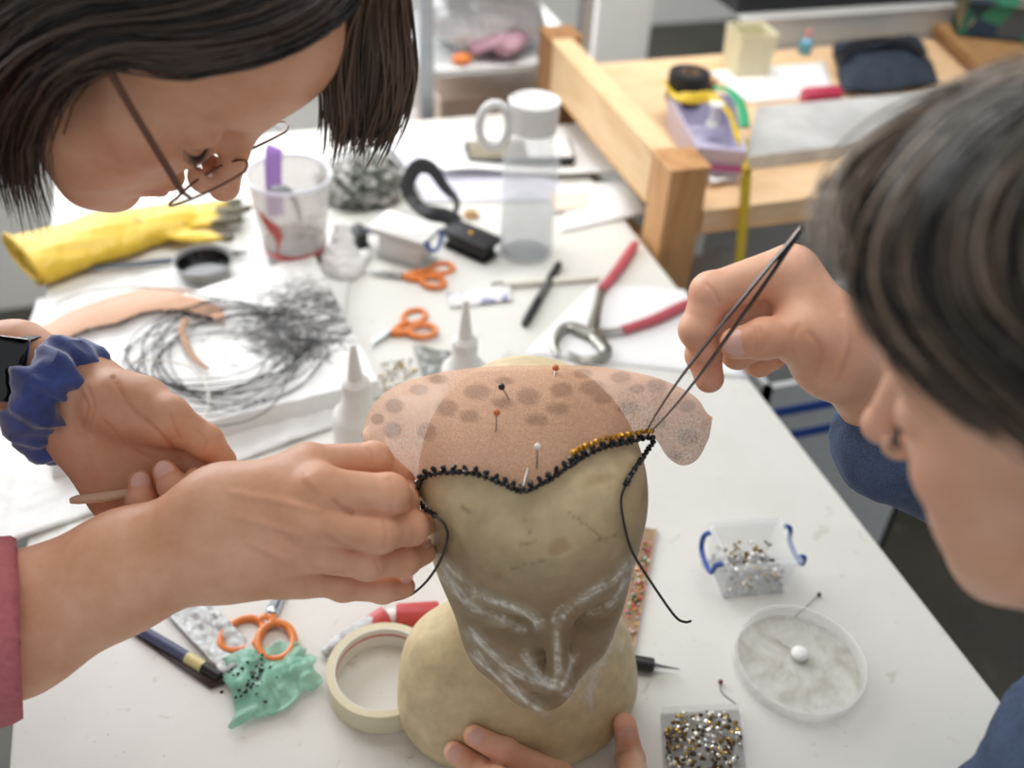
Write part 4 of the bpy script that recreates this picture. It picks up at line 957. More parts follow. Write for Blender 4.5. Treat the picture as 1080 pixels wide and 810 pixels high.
# ---- petri dish
pc = at(840, 703); n = N('dish_plastic'); f = n.noise(36, 8, None, .7, 1.4); n.base(n.ramp(f, [(.42, 'efeee8'), (.62, 'c9c1b2')])); n.link(n.ramp(f, [(.38, (.16, .16, .16, 1)), (.66, (.42, .42, .42, 1))]), n.b.inputs['Alpha']); n.set(rough=.12); DISH = n.m
pd = thing('petri_dish', 'round clear plastic dish with dried residue and a white lump, right of the mannequin', 'dish', tuple(pc)); Rp = .0575
MB().lathe([(.001, .0006), (Rp-.002, .0006), (Rp-.002, .0022), (.001, .0022)], o=pc, n=64).build('dish_floor', DISH, pd)
MB().lathe([(Rp-.0022, .0006), (Rp, .0006), (Rp, .013), (Rp+.0012, .0135), (Rp+.0012, .0148), (Rp-.0022, .0148), (Rp-.0022, .0006)], o=pc, n=64, cap0=False, cap1=False).build('dish_wall', clear('dish_rim', 'f2f2f0', .26, .08), pd)
lump = at(843, 692, .7525); solo('white_lump', MB().ball(lump+np.array((0, 0, .0042)), (.0085, .0080, .0045), 16), mat('glue_white', 'f1efec', .5, var=.03), 'small white lump lying in the middle of the clear dish', 'lump', split=0)
solo('needle', MB().tube([at(818, 675, .7535), at(838, 688, .756)], .0004, 6), PS, 'fine needle lying in the clear dish beside the white lump', 'needle')

# ---- masking tape
tc = at(404, 705, .774); tc = np.array((tc[0], tc[1], .7502)); t = thing('masking_tape', 'roll of cream masking tape lying flat left of the mannequin', 'tape', tuple(tc)); TAPE = mat('cream_tape', 'd9cfb0', .55, var=.05); CORE = mat('card_core', 'dedbd3', .7, var=.03)
Ro, Ri, Hh = .0480, .0402, .0245
MB().lathe([(Ri+.0012, 0), (Ro-.0006, 0), (Ro, .0006), (Ro, Hh-.0006), (Ro-.0006, Hh), (Ri+.0012, Hh), (Ri+.0012, 0)], o=tc, n=64, cap0=False, cap1=False).build('tape_roll', TAPE, t)
MB().lathe([(Ri, .0), (Ri+.0012, 0), (Ri+.0012, Hh), (Ri, Hh), (Ri, 0)], o=tc, n=64, cap0=False, cap1=False).build('core', CORE, t)
MB().lathe([(Ri-.0001, Hh*.62), (Ri-.0003, Hh*.64), (Ri-.0003, Hh*.70), (Ri-.0001, Hh*.72)], o=tc, n=64, cap0=False, cap1=False).build('red_stripe', RED, t)

# ---- paint tube with red cap
pt = thing('paint_tube', 'crumpled silver paint tube with red cap lying behind the masking tape', 'tube', tuple(at(405, 655)))
FOIL = N('foil'); FOIL.base(lin('c9c9c8')); FOIL.set(rough=.3, metal=.85); FOIL.bump(FOIL.noise(150, 6, None, .7, 1), .8, .004); FOIL = FOIL.m
ax0, ax1 = at(340, 690, .756), at(408, 652, .7625); e1 = at(418, 650, .7625); e2 = at(463, 648, .7625)
MB().tube(spline([ax0, ax0*.55+ax1*.45+np.array((0, 0, .004)), ax1], 14), np.linspace(.0045, .0108, 14), 14).build('tube_body', FOIL, pt)
q0, q1 = ax0*.5+ax1*.5, ax1; MB().tube([q0+np.array((0, -.0008, .001)), q1+np.array((0, 0, .0004))], [.0098, .0114], 18).build('red_label', RED, pt)
MB().tube([ax1, e1], [.0075, .0075], 16).build('neck', PLASTIC_W, pt); MB().tube([e1, e1+(e2-e1)*.03, e1+(e2-e1)*.95, e2], [.0105, .0115, .0122, .0112], 20).build('cap', RED, pt)

# ---- green film with black beads
n = N('green_film'); n.base(n.ramp(n.noise(25, 4), [(.3, '6fb89a'), (.7, 'a6dcc4')])); n.set(rough=.3, alpha=.55); GREEN = n.m
G = patch([(238, 700), (318, 676), (342, 722), (272, 764)], .7512, 34, 26, .004, 85, 12, lambda u, v: .006*math.exp(-((u-.85)/.2)**2-((v-.55)/.2)**2))
P_ = G.reshape(-1, 3); G[..., 0] += .007*fbm(P_, 70, 51).reshape(26, 34); G[..., 1] += .007*fbm(P_, 70, 52).reshape(26, 34); G[..., 2] += .0035*(1+fbm(P_, 190, 53)).reshape(26, 34)
G[:, 0] += (at(212, 728)-at(238, 715))*np.linspace(0.2, .8, 26)[:, None]
solo('green_film_bag', MB().grid(G, .0005), GREEN, 'crumpled pale green translucent bag beside the masking tape', 'bag', split=0)
SB_ = gem_mesh('small_bead', .0017, BEADK, 7)
r_ = np.random.default_rng(9); pos = []
for k in range(46):
    u = r_.uniform(0, 1); p = at(262+ r_.normal(0, 13)+ (u-.5)*30, 716-(u-.5)*34+r_.normal(0, 8), .762); pos.append(p-np.array((0, 0, .0005)))
gems('black_bead', pos, 'tiny black bead scattered on the green bag', 'bead', 'black beads on the green bag', [SB_], 24, (.7, 1.1))

# ---- scissors
def scissors(tip, pivot, loops, r, label, z=.754, blade_w=.0055):
    t = thing('scissors', label, 'scissors', tuple(at(*pivot)), 0, 'orange-handled scissors'); T_, Pv = at(*tip, z), at(*pivot, z)
    for k, (x, y) in enumerate(loops):
        dzk = .0016*(1 if k else -1); c_ = at(x, y, z); L_ = nrm(c_-Pv); S_ = np.array((-L_[1], L_[0], 0)); d = nrm(T_-Pv); s_ = np.array((-d[1], d[0], 0)); sg = 1 if (c_-Pv)@s_ > 0 else -1
        Ptip = T_+s_*sg*-.0006; bl = [Pv-d*.012+s_*sg*.003, Pv+s_*-sg*blade_w*.9, Ptip, Pv+s_*sg*blade_w*.35]
        bl = [Pv-d*.014+s_*sg*.0035, Pv-d*.014-s_*sg*.0025, Pv-s_*sg*blade_w, Pv+d*np.linalg.norm(T_-Pv)*.6-s_*sg*blade_w*.75, Ptip, Pv+s_*sg*.0012]
        lo = [b_+np.array((0, 0, dzk-.0006)) for b_ in bl]; hi = [b_+np.array((0, 0, dzk+.0006)) for b_ in bl]; m_ = MB(); n6 = len(bl); m_.add(lo+hi, [tuple(range(n6)), tuple(range(n6, 2*n6))[::-1]]+[(i, n6+i, n6+(i+1) % n6, (i+1) % n6) for i in range(n6)])
        m_.build('blade', BLADE, t, smooth=False)
        rx = r*1.28; ring = [c_+L_*rx*math.cos(a)+S_*r*math.sin(a)+np.array((0, 0, dzk)) for a in np.linspace(0, 2*math.pi, 36, endpoint=False)]
        m_ = MB().tube(ring, .0036, 10, closed=True); a0 = Pv-d*.006+s_*sg*.002+np.array((0, 0, dzk)); m_.tube(spline([a0, a0*.5+(c_-L_*rx)*.5+S_*0, c_-L_*rx*.98+np.array((0, 0, dzk))], 8), [.0045, .005, .0052, .0052, .005, .0048, .0046, .0044], 10)
        m_.build('handle', ORANGE, t)
    MB().lathe([(.0034, 0), (.0034, .0012), (.002, .0018)], o=Pv+np.array((0, 0, .0022)), n=16).build('screw', BLADE, t); return t
scissors((383, 287), (421, 291), ((466, 282), (457, 298)), .0125, 'orange-handled scissors lying beside the white tub')
scissors((391, 365), (408, 353), ((437, 333), (446, 350)), .0130, 'orange-handled scissors lying beside the right glue bottle and gold stones')
scissors((312, 596), (287, 645), ((255, 668), (291, 677)), .0155, 'orange-handled scissors lying beneath the near hand, at the green bag')

# ---- pens, packet and foil in the front left
pb = thing('pen', 'dark blue pen with yellow end lying by the foil packet, front left', 'pen', tuple(at(185, 690))); a_, b_ = at(148, 664, .7555), at(232, 714, .7555)
DBLUE = mat('slate_blue', '4a516c', .4, var=.05)
MB().tube([a_, a_*.4+b_*.6], .0052, 14).build('barrel', DBLUE, pb); MB().tube([a_*.4+b_*.6, a_*.2+b_*.8], .0054, 14).build('band', mat('pale_yellow', 'd2c58a', .4, var=.03), pb); MB().tube([a_*.2+b_*.8, b_], [.0052, .0046], 14).build('end', PLASTIC_K, pb)
solo('foil_packet', MB().grid(patch([(168, 640), (222, 640), (274, 690), (236, 716)], .7512, 26, 22, .004, 120, 15), .0005), FOIL, 'crumpled silver foil packet beside the dark blue pen', 'packet', split=0)
solo('dark_strip', MB().grid(patch([(132, 664), (146, 656), (238, 722), (222, 727)], .7508, 24, 6, .0012, 90, 16), .002), mat('dark_leather', '35231f', .6, var=.2), 'narrow dark brown strip lying under the dark blue pen', 'strip', split=0)

# ---- pliers on white paper
solo('paper_sheet', MB().grid(patch([(628, 298), (722, 306), (790, 400), (552, 374)], .7503, 20, 16, .0008, 20, 18), .0003), PAPER, 'white sheet of paper lying under the red-handled pliers', 'paper', split=0)
pl = thing('pliers', 'pincer pliers with red handles lying on white paper', 'pliers', tuple(at(622, 352))); PSTEEL = mat('plier_steel', '9b9890', .3, 1, var=.15); PRED = mat('red_grip', 'b8505a', .45, var=.08)
zz = .758
for (h0, h1, h2, jaw) in (((670, 257), (652, 284), (634, 306), ((625, 352), (640, 372), (618, 380), (600, 372))), ((727, 319), (692, 336), (657, 348), ((622, 352), (598, 344), (585, 360), (589, 374)))):
    g = spline([at(*h0, zz), at(*h1, zz), at(*h2, zz)], 10); MB().tube(g, [.0062, .0074, .0078, .0078, .0076, .0074, .0072, .007, .0068, .0066], 12, flat=.8).build('handle_grip', PRED, pl)
    pv_ = at(624, 352, zz); m_ = MB().tube(spline([at(*h2, zz), at(*h2, zz)*.5+pv_*.5, pv_], 8), [.0056, .0056, .0055, .0056, .0062, .0075, .0085, .009], 10, flat=.6)
    m_.tube(spline([at(*q, zz) for q in jaw], 12), [.009, .009, .0085, .0078, .007, .0066, .006, .0055, .005, .0042, .0034, .0026], 10, flat=.7); m_.build('jaw', PSTEEL, pl)
MB().lathe([(.006, 0), (.006, .003), (.004, .0042)], o=at(624, 352, zz)+np.array((0, 0, .005)), n=18).build('rivet', PSTEEL, pl)

# ---- pens and brush beyond
mk = thing('marker_pen', 'black marker pen with grey band lying left of the pliers', 'marker', tuple(at(571, 312))); a_, b_ = at(553, 342, .756), at(590, 278, .756)
GREYPL = mat('grey_plastic', '565857', .4, var=.05)
MB().tube([a_, a_*.93+b_*.07, a_*.62+b_*.38], [.0042, .006, .006], 14).build('cap', PLASTIC_K, mk); MB().tube([a_*.62+b_*.38, a_*.32+b_*.68], .0056, 14).build('barrel', GREYPL, mk); MB().tube([a_*.32+b_*.68, a_*.04+b_*.96, b_], [.006, .0058, .004], 14).build('end', PLASTIC_K, mk)
ws = thing('paintbrush', 'white-handled brush lying across behind the pliers', 'brush', tuple(at(575, 298))); a_, b_ = at(519, 301, .755), at(632, 293, .755)
MB().tube([a_*.9+b_*.1, a_*.5+b_*.5, b_], [.005, .0056, .004], 12).build('handle', mat('ivory', 'e3dfd2', .4, var=.03), ws); MB().tube([a_, a_*.9+b_*.1], [.0042, .005], 12).build('ferrule', mat('grey_felt', '8e8a80', .6, var=.1), ws)
n = N('striped_tissue'); f = n.noise(22, 3); n.base(n.ramp(f, [(.56, 'e8e6e4'), (.62, '4a4f9e'), (.68, 'dedde2')])); n.set(rough=.6); solo('tissue_scrap', MB().grid(patch([(472, 312), (538, 304), (541, 318), (474, 326)], .7505, 24, 10, .0035, 110, 20), .0004), n.m, 'crumpled white wrapper with blue marks between scissors and marker', 'wrapper', split=0)

# ---- tub with white lid and blue clips
cs = [at(x, y, .80) for x, y in ((388, 241), (447, 259), (466, 232), (407, 221))]; O = sum(cs)/4; zt = .80; O = np.array((O[0], O[1], .7502)); ex = nrm(cs[1]-cs[0]); ey = np.array((-ex[1], ex[0], 0)); RB = np.stack([ex, ey, (0, 0, 1.)], 1); tw_, td_ = np.linalg.norm(cs[1]-cs[0]), np.linalg.norm(cs[3]-cs[0])*.95
tub = thing('storage_tub', 'small translucent tub with white lid and blue clips in front of the black pouch', 'tub', tuple(O)); MILK = mat('milky_plastic', 'd8d8d4', .35, var=.04)
MB().box((-tw_*.46, -td_*.46, 0), (tw_*.46, td_*.46, .042), .008, R=RB, o=O).build('tub_body', MILK, tub); m_ = MB().box((-tw_*.5, -td_*.5, .042), (tw_*.5, td_*.5, .050), .003, R=RB, o=O); m_.box((-tw_*.38, -td_*.36, .0495), (tw_*.38, td_*.36, .0515), .001, R=RB, o=O); m_.build('lid', PLASTIC_W, tub)
for s in (-1, 1): MB().tube(spline([O+RB@np.array(q) for q in ((s*tw_*.5, -td_*.34, .046), (s*tw_*.55, -td_*.32, .036), (s*tw_*.56, 0, .026), (s*tw_*.55, td_*.32, .036), (s*tw_*.5, td_*.34, .046))], 20), .003, 8).build('clip', BLUEP, tub)

# ---- black pouch with strap, buckle
pp = thing('leather_pouch', 'black leather pouch with looped strap behind the white-lidded tub', 'pouch', tuple(at(495, 262))); LEATH = N('black_leather'); LEATH.base(lin('212124')); LEATH.set(rough=.45); LEATH.bump(LEATH.noise(300, 3), .2, .001); LEATH = LEATH.m
cs = [at(*q, .775) for q in ((466, 246), (512, 266), (526, 252), (484, 233))]; O = sum(cs)/4; O[2] = .7502; ex = nrm(cs[1]-cs[0]); ey = np.array((-ex[1], ex[0], 0)); RB = np.stack([ex, ey, (0, 0, 1.)], 1); pw, pdp = np.linalg.norm(cs[1]-cs[0])*1.02, np.linalg.norm(cs[3]-cs[0])*.9
MB().box((-pw/2, -pdp/2, 0), (pw/2, pdp/2, .028), .008, R=RB, o=O).build('pouch_body', LEATH, pp); MB().box((-pw/2-.001, -pdp/2-.001, .022), (pw/2+.001, pdp/2+.001, .030), .004, R=RB, o=O).build('flap', LEATH, pp)
MB().ball(O+np.array((0, 0, .0305)), (.004, .004, .002), 10).build('stud', mat('brass', 'b58a3c', .3, .9, var=.05), pp)
st = spline([at(484, 236, .775), at(470, 228, .785), at(452, 224, .79), atd(436, 212, 1.44), atd(430, 194, 1.44), atd(440, 176, 1.45), atd(455, 178, 1.46), atd(468, 196, 1.47), atd(481, 212, 1.47), at(480, 226, .785)], 50)
MB().tube(st, np.concatenate([np.full(30, .012), np.linspace(.012, .005, 20)]), 10, flat=.18, up=nrm((.3, -1, .55))).build('strap', LEATH, pp)
solo('brass_ring', MB().tube([at(497, 226, .754)+np.array((.009*math.cos(a), .009*math.sin(a), 0)) for a in np.linspace(0, 2*math.pi, 24, endpoint=False)], .0026, 8, closed=True), mat('brass', 'b58a3c', .3, .9), 'small brass ring lying between the pouch and the carafe', 'ring')
solo('black_clip', MB().box((-.012, -.016, 0), (.012, .016, .026), .004, R=rotz(.3), o=at(379, 258)), PLASTIC_K, 'small black block half hidden left of the white-lidded tub', 'clip')

# ---- cup, pot, brush, glove
cp = at(313, 273); cup = thing('plastic_cup', 'clear plastic cup with red printed splash and dark dregs, beside the yellow glove', 'cup', tuple(cp)); Hc = zat(cp, 184)-.75; rb, rt = .039, .0555
CUPM = clear('cup_plastic', 'e7e3df', .40, .12)
MB().lathe([(rb*.96, 0), (rb, .002), (rt*.97, Hc-.012), (rt*.97, Hc-.001), (rt*.97-.0012, Hc-.001), (rt*.97-.0012, Hc-.012), (rb-.0012, .0032), (.001, .0032)], o=cp, n=56, cap1=False).build('cup_wall', CUPM, cup)
MB().tube([cp+np.array((rt*math.cos(a), rt*math.sin(a), Hc)) for a in np.linspace(0, 2*math.pi, 56, endpoint=False)], .0028, 8, closed=True).build('cup_rim', clear('cup_rim', 'e9e9f2', .7, .15), cup)
MB().lathe([(.001, .004), (rb*.985, .004), (rb+.0008, .020), (.001, .0205)], o=cp, n=48).build('dregs', mat('dark_dregs', '272423', .25, var=.2), cup)
def on_cup(a, z, out=.0007): r = rb+(rt*.97-rb)*z/(Hc-.012)+out; return cp+np.array((r*math.cos(a), r*math.sin(a), z))
def cup_decal(cells, m, name):                                         # printed patch wrapped on the wall
    V_ = []; Fc = []
    for a0, a1, z0, z1 in cells:
        for i in range(4):
            o_ = len(V_); q0, q1 = a0+(a1-a0)*i/4, a0+(a1-a0)*(i+1)/4; V_ += [on_cup(q0, z0), on_cup(q1, z0), on_cup(q1, z1), on_cup(q0, z1)]; Fc.append((o_, o_+1, o_+2, o_+3))
    m_ = MB(); m_.add(V_, Fc); m_.build(name, m, cup, smooth=False)
fA = math.atan2(CAM[1]-cp[1], CAM[0]-cp[0])
MB().lathe([(rb+(rt*.97-rb)*.018/(Hc)+.0006, .021), (rb+(rt*.97-rb)*.030/Hc+.0010, .030)], o=cp, n=48, cap0=False, cap1=False).build('red_band', RED, cup)
def blob(a0, z0, pts): return [on_cup(a0+x, z0+z, .0009) for x, z in pts]
G = np.zeros((16, 8, 3)); out = [(-.02, .05, .028), (.0, .06, .034), (.02, .07, .04), (.05, .12, .047), (.06, .16, .052), (.03, .2, .058), (-.04, .23, .064), (-.12, .22, .07), (-.16, .2, .076), (-.2, .17, .08), (-.22, .1, .083), (-.24, .03, .086), (-.25, -.06, .089), (-.25, -.12, .092), (-.24, -.16, .094), (-.22, -.18, .096)]
for i, (x0, x1, z) in enumerate(out):
    for j in range(8): G[i, j] = on_cup(fA-.62+x0*1.3+(x1-x0)*1.3*j/7+.0, z, .0010)
MB().grid(G[:, ::-1]).build('red_splash_print', mat('red_print', 'c25a50', .5, var=.08), cup, split=0)
PRN = mat('grey_print', 'aaa59c', .6, var=.1); cup_decal([(fA+.02+.13*i, fA+.09+.13*i, .034+.0085*k, .038+.0085*k) for i in range(6) for k in range(7) if (i*3+k*5) % 4], PRN, 'small_print')
solo('spoon', MB().tube(spline([cp+np.array((-.03, .012, Hc-.03)), cp+np.array((-.018, -.01, Hc-.012)), cp+np.array((.0, -.03, Hc-.016)), cp+np.array((.008, -.038, Hc-.05))], 20), np.concatenate([np.linspace(.003, .009, 8), np.linspace(.009, .003, 12)]), 10, flat=.35, up=(0, 0, 1)), GREYPL, 'dark spoon leaning inside the clear plastic cup', 'spoon')
pstrip = spline([cp+np.array((-.02, .036, .05)), cp+np.array((-.016, .044, Hc*.8)), cp+np.array((-.012, .050, Hc+.006)), cp+np.array((-.008, .055, Hc+.014))], 16)
solo('plastic_strip', MB().tube(pstrip, .012, 10, flat=.14, up=nrm((.2, -1, .5))), mat('violet', 'b58ad8', .4, var=.08), 'violet plastic strip standing in the clear plastic cup behind the spoon', 'strip')
pc2 = at(217, 292); pot = thing('ink_pot', 'small pot of black paint standing in front of the yellow glove', 'pot', tuple(pc2)); Hp = zat(pc2, 274)-.75
MB().lathe([(.029, 0), (.0305, .002), (.0375, Hp-.004), (.0395, Hp), (.0375, Hp+.0006), (.0355, Hp-.003), (.029, .006), (.001, .005)], o=pc2, n=48, cap1=False).build('pot_wall', mat('pot_grey', '8f8f8d', .35, var=.15), pot)
MB().lathe([(.001, .0055), (.0305, .0055), (.0350, Hp-.0045), (.0335, Hp-.004), (.029, Hp*.45), (.001, Hp*.44)], o=pc2, n=48).build('black_paint', mat('wet_black', '141313', .12, var=.2), pot)
br = thing('paintbrush', 'paintbrush with blue-grey handle lying behind the pot of black paint', 'brush', tuple(at(150, 278))); a_, b_ = at(92, 284, .758), at(262, 266, .758)
MB().tube([a_, a_*.6+b_*.4, a_*.25+b_*.75], [.0018, .0042, .0036], 10).build('handle', mat('blue_grey', '5d6a78', .35, var=.05), br); MB().tube([a_*.25+b_*.75, a_*.12+b_*.88], .004, 10).build('ferrule', BLADE, br); MB().tube([a_*.12+b_*.88, b_], [.0042, .0012], 10).build('bristles', mat('brown_bristle', '4f463a', .8, var=.1), br)
zs = 2.3
def gp(x, y): p = at(x, y, .77); return np.array((p[0], p[1], 0.))
GP = [((22, 276), (112, 246), .058, .050), ((112, 246), (178, 232), .050, .040)]; GFi = [((180, 222), (250, 212), .015, .010), ((188, 229), (258, 219), .015, .010), ((190, 236), (250, 230), .014, .009), ((178, 246), (240, 250), .015, .010)]
def sd_glove(P):
    Q = P.copy(); Q[:, 2] = (P[:, 2]-.768)*zs; d = None
    for a, b, ra, rb_ in GP: c_ = s_cap(Q, gp(*a), gp(*b), ra, rb_); d = c_ if d is None else smin(d, c_, .02)
    for a, b, ra, rb_ in GFi: d = smin(d, s_cap(Q, gp(*a), gp(*b), ra, rb_), .008)
    ax_ = nrm(gp(112, 246)-gp(22, 276)).astype(np.float32); d = np.maximum(d, -((Q-gp(24, 275).astype(np.float32))@ax_))
    d = d+.0035*fbm(P, 42, 3).astype(np.float32)+.0016*fbm(P, 110, 4).astype(np.float32); return np.maximum(d/zs*1.3, .7515-P[:, 2])
pts_ = np.array([gp(*q) for a in GP+GFi for q in a[:2]]); v, q = nets(sd_glove, (pts_[:, 0].min()-.07, pts_[:, 1].min()-.07, .745), (pts_[:, 0].max()+.05, pts_[:, 1].max()+.07, .80), .003)
C_ = (v-CAM)@CM; gx = 540+F*C_[:, 0]/-C_[:, 2]; gy = 405-F*C_[:, 1]/-C_[:, 2]; k_ = np.clip((gx-(222+14*fbm(v, 60, 2)))/10, 0, 1)*.93; k_ = np.maximum(k_, .45*(fbm(v, 90, 6) > .75)*(gx > 140))
gm = thing('rubber_glove', 'yellow rubber glove with blackened fingertips lying under the left person\'s face', 'glove', (float(v[:, 0].mean()), float(v[:, 1].mean()), .7515))
me = rawmesh('glove_body', v-np.array(gm.location), q); tint_attr(me, (1-k_)[:, None]*np.ones(3)); n = N('yellow_rubber'); a = n.add('Attribute'); a.attribute_name = 'tint'; n.base(n.mix(a.outputs['Fac'], lin('1b1917'), lin('e3bf3a'))); n.set(rough=.45); n.bump(n.noise(26, 4), .3, .003); me.materials.append(n.m); link(bpy.data.objects.new('glove_body', me), gm)
cu = [gp(24, 275)+np.array((0, 0, .768)), ]; dcu = nrm(gp(112, 246)-gp(22, 276)); pcu = np.array((-dcu[1], dcu[0], 0))
MB().tube([gp(24, 275)+pcu*.057*math.cos(a)+np.array((0, 0, .7755+.0215*math.sin(a))) for a in np.linspace(0, 2*math.pi, 40, endpoint=False)], .0028, 8, closed=True).build('cuff_roll', mat('yellow_roll', 'e0bb36', .45, var=.04), gm)
# bag of dark scraps, tissue
def sd_bag(P):
    c_ = at(380, 206, .75)+np.array((0, 0, .025)); d = s_ell(P, c_, (.062, .060, .040)); return np.maximum(d+.010*fbm(P, 45, 7).astype(np.float32)+.004*fbm(P, 120, 8).astype(np.float32), .751-P[:, 2])
c_ = at(380, 206); v, q = nets(sd_bag, c_+np.array((-.09, -.09, -.01)), c_+np.array((.09, .09, .10)), .004)
n = N('bagged_scraps'); f = n.noise(45, 5, None, .6, 1.5); n.base(n.ramp(f, [(.32, '23262a'), (.45, '4b5447'), (.56, '8d8b86'), (.68, 'c9c7c6')])); n.set(rough=.18); o = link(bpy.data.objects.new('scrap_bag', rawmesh('scrap_bag', v-c_, q, n.m))); o.location = tuple(c_); tag(o, 'clear plastic bag stuffed with dark green scraps behind the plastic cup', 'bag')
def sd_tis(P):
    b = at(362, 285).astype(np.float32); d = s_cap(P, b+(0, 0, .012), b+np.array((.004, .012, .062)), .030, .008); d = smin(d, s_cap(P, b+(0, 0, .006), b+np.array((.035, .02, .006)), .012, .008), .01); return np.maximum(d+.004*fbm(P, 90, 9).astype(np.float32), .7515-P[:, 2])
c_ = at(362, 285); v, q = nets(sd_tis, c_+np.array((-.06, -.06, -.01)), c_+np.array((.08, .08, .11)), .0025); o = link(bpy.data.objects.new('tissue', rawmesh('tissue', v-c_, q, PAPER))); o.location = tuple(c_); tag(o, 'crumpled white tissue standing right of the plastic cup', 'tissue')

# ---- carafe
ca = at(554, 266); cf = thing('glass_carafe', 'tall clear glass carafe with white lid and ring handle, part full of water', 'carafe', tuple(ca)); rr_ = .0400; Zn = zat(ca, 152)-.75; Zl = zat(ca, 106)-.75
GLASS = clear('carafe_glass', 'e6ecef', .20, .04); 
MB().lathe([(rr_*.9, 0), (rr_, .004), (rr_, Zn-.03), (rr_*.97, Zn-.012), (rr_*.82, Zn), (rr_*.72, Zn+.012), (rr_*.70, Zl-.012), (rr_*.70-.002, Zl-.012), (rr_*.70, Zn), (rr_-.003, Zn-.03), (rr_-.003, .006), (.001, .006)], o=ca, n=48, cap1=False).build('glass_body', GLASS, cf)
MB().lathe([(.001, .0065), (rr_-.0035, .0065), (rr_-.0035, zat(ca, 217)-.75), (.001, zat(ca, 217)-.75+.0003)], o=ca, n=40).build('water', clear('water', 'dfe6ea', .16, .03), cf)
LIDM = mat('pale_lid', 'dcdcda', .4, var=.03)
MB().lathe([(rr_*.76, Zl-.040), (rr_*.80, Zl-.036), (rr_*.82, Zl-.006), (rr_*.86, Zl), (rr_*.80, Zl+.002), (rr_*.70, Zl-.001), (.001, Zl-.002)], o=ca, n=40, cap1=False).build('lid', LIDM, cf)
hx_ = nrm(atd(520, 130, 1.4)-atd(560, 128, 1.4)); hc = ca+np.array((0, 0, Zl-.032)); MB().tube([hc+hx_*(rr_*.80)+hx_*.022*(1+math.cos(a))*.9+np.array((0, 0, .030*math.sin(a))) for a in np.linspace(0, 2*math.pi, 32, endpoint=False)], .0062, 10, closed=True).build('handle', LIDM, cf)

# ---- papers, phone and cards at the far end
solo('paper_sheet', MB().grid(patch([(404, 152), (640, 128), (696, 186), (470, 196)], .7506, 40, 26, .0016, 14, 30, lambda u, v: .016*math.exp(-((u-.1)/.25)**2)+.010*v*v), .0004), PAPER, 'large white sheet lying at the far end under the phone', 'paper', split=0)
solo('paper_sheet', MB().grid(patch([(398, 150), (446, 150), (640, 212), (450, 214)], .7504, 36, 22, .0012, 14, 32, lambda u, v: .02*math.sin(math.pi*min(1, v*1.1))*(1-u*.6)), .0004), mat('lavender_paper', 'dcdbe8', .7, var=.02), 'curled pale lavender sheet between the scrap bag and the carafe', 'paper', split=0)
solo('paper_sheet', MB().grid(patch([(600, 196), (650, 192), (684, 226), (590, 246)], .7508, 24, 16, .0012, 16, 33, lambda u, v: .012*math.sin(math.pi*v)*u), .0004), PAPER, 'curved white sheet right of the carafe, near the table edge', 'paper', split=0)
for k, (z, c) in enumerate(((.752, 'd9c6ae'), (.7555, 'e3d5c4'))): solo('card', MB().prism(pxpoly(((578+3*k, 206-2*k), (640+2*k, 201), (646, 218-2*k), (584, 224-k)), z), z-.0012, z+.0015), mat('card%d' % k, c, .7, var=.03), ['lower beige card lying right of the carafe', 'upper pale beige card lying right of the carafe'][k], 'card', 'beige cards', smooth=False)
ph = thing('phone', 'black phone lying on white paper behind the carafe', 'phone', tuple(at(548, 162, .775))); zp = .772
c4 = [at(x, y, zp) for x, y in ((489, 150), (600, 148), (607, 172), (495, 171))]; O = sum(c4)/4; ex = nrm(c4[1]-c4[0]); ey = np.array((-ex[1], ex[0], 0)); RB = np.stack([ex, ey, (0, 0, 1.)], 1); a_, b_ = np.linalg.norm(c4[1]-c4[0])/2, np.linalg.norm(c4[3]-c4[0])/2
MB().box((-a_, -b_, -.006), (a_, b_, .005), .004, R=RB, o=O).build('case', PLASTIC_K, ph); MB().box((-a_*.94, -b_*.88, .0045), (a_*.1, b_*.88, .0058), .0004, R=RB, o=O).build('screen', mat('grey_screen', '8b8675', .2, var=.25, scale=20), ph); MB().box((a_*.12, -b_*.88, .0045), (a_*.94, b_*.88, .0058), .0004, R=RB, o=O).build('white_panel', PAPER, ph)

# ---- strip of coloured beads and needle tool by the mannequin
bs = thing('bead_strip', 'narrow brown card strip of coloured beads standing behind the mannequin\'s cheek', 'strip', tuple(at(672, 640))); KR = mat('kraft', '9a7c62', .7, var=.06)
c4 = [at(*q) for q in ((641, 686), (668, 688), (692, 560), (668, 556))]; lo = [p+np.array((0, 0, .0002)) for p in c4]; hi = [p+np.array((0, 0, .0022)) for p in c4]; MB().add(lo+hi, [(3, 2, 1, 0), (4, 5, 6, 7)]+[(i, (i+1) % 4, 4+(i+1) % 4, 4+i) for i in range(4)]).build('card', KR, bs, smooth=False)
m_ = MB(); 
for p0_, p1_ in ((c4[1], c4[2]), (c4[0], c4[3])): m_.tube([p0_+np.array((0, 0, .0028)), p1_+np.array((0, 0, .0028))], .0011, 6)
m_.build('raised_edges', mat('kraft_edge', 'b79a80', .7, var=.06), bs)
BC_ = [gem_mesh('sequin', .0018, mat('sequin_'+c, c, .25, .2, var=0), 7, .5) for c in ('c8404a', 'd98a3a', '4a8f5a', 'e3d9c8', '2b2a2c', 'b0b3b5', 'd07a9a', 'c8b23a')]
r_ = np.random.default_rng(15); pos = []
for k in range(90):
    u, v = r_.uniform(.42, .95), r_.uniform(.12, .86); pos.append((c4[0]*(1-u)+c4[1]*u)*(1-v)+(c4[3]*(1-u)+c4[2]*u)*v+np.array((0, 0, .0034+r_.uniform(0, .0022))))
gems('sequin', pos, 'tiny coloured bead on the brown strip behind the mannequin', 'bead', 'coloured beads on the strip', BC_, 25, (.7, 1.1))
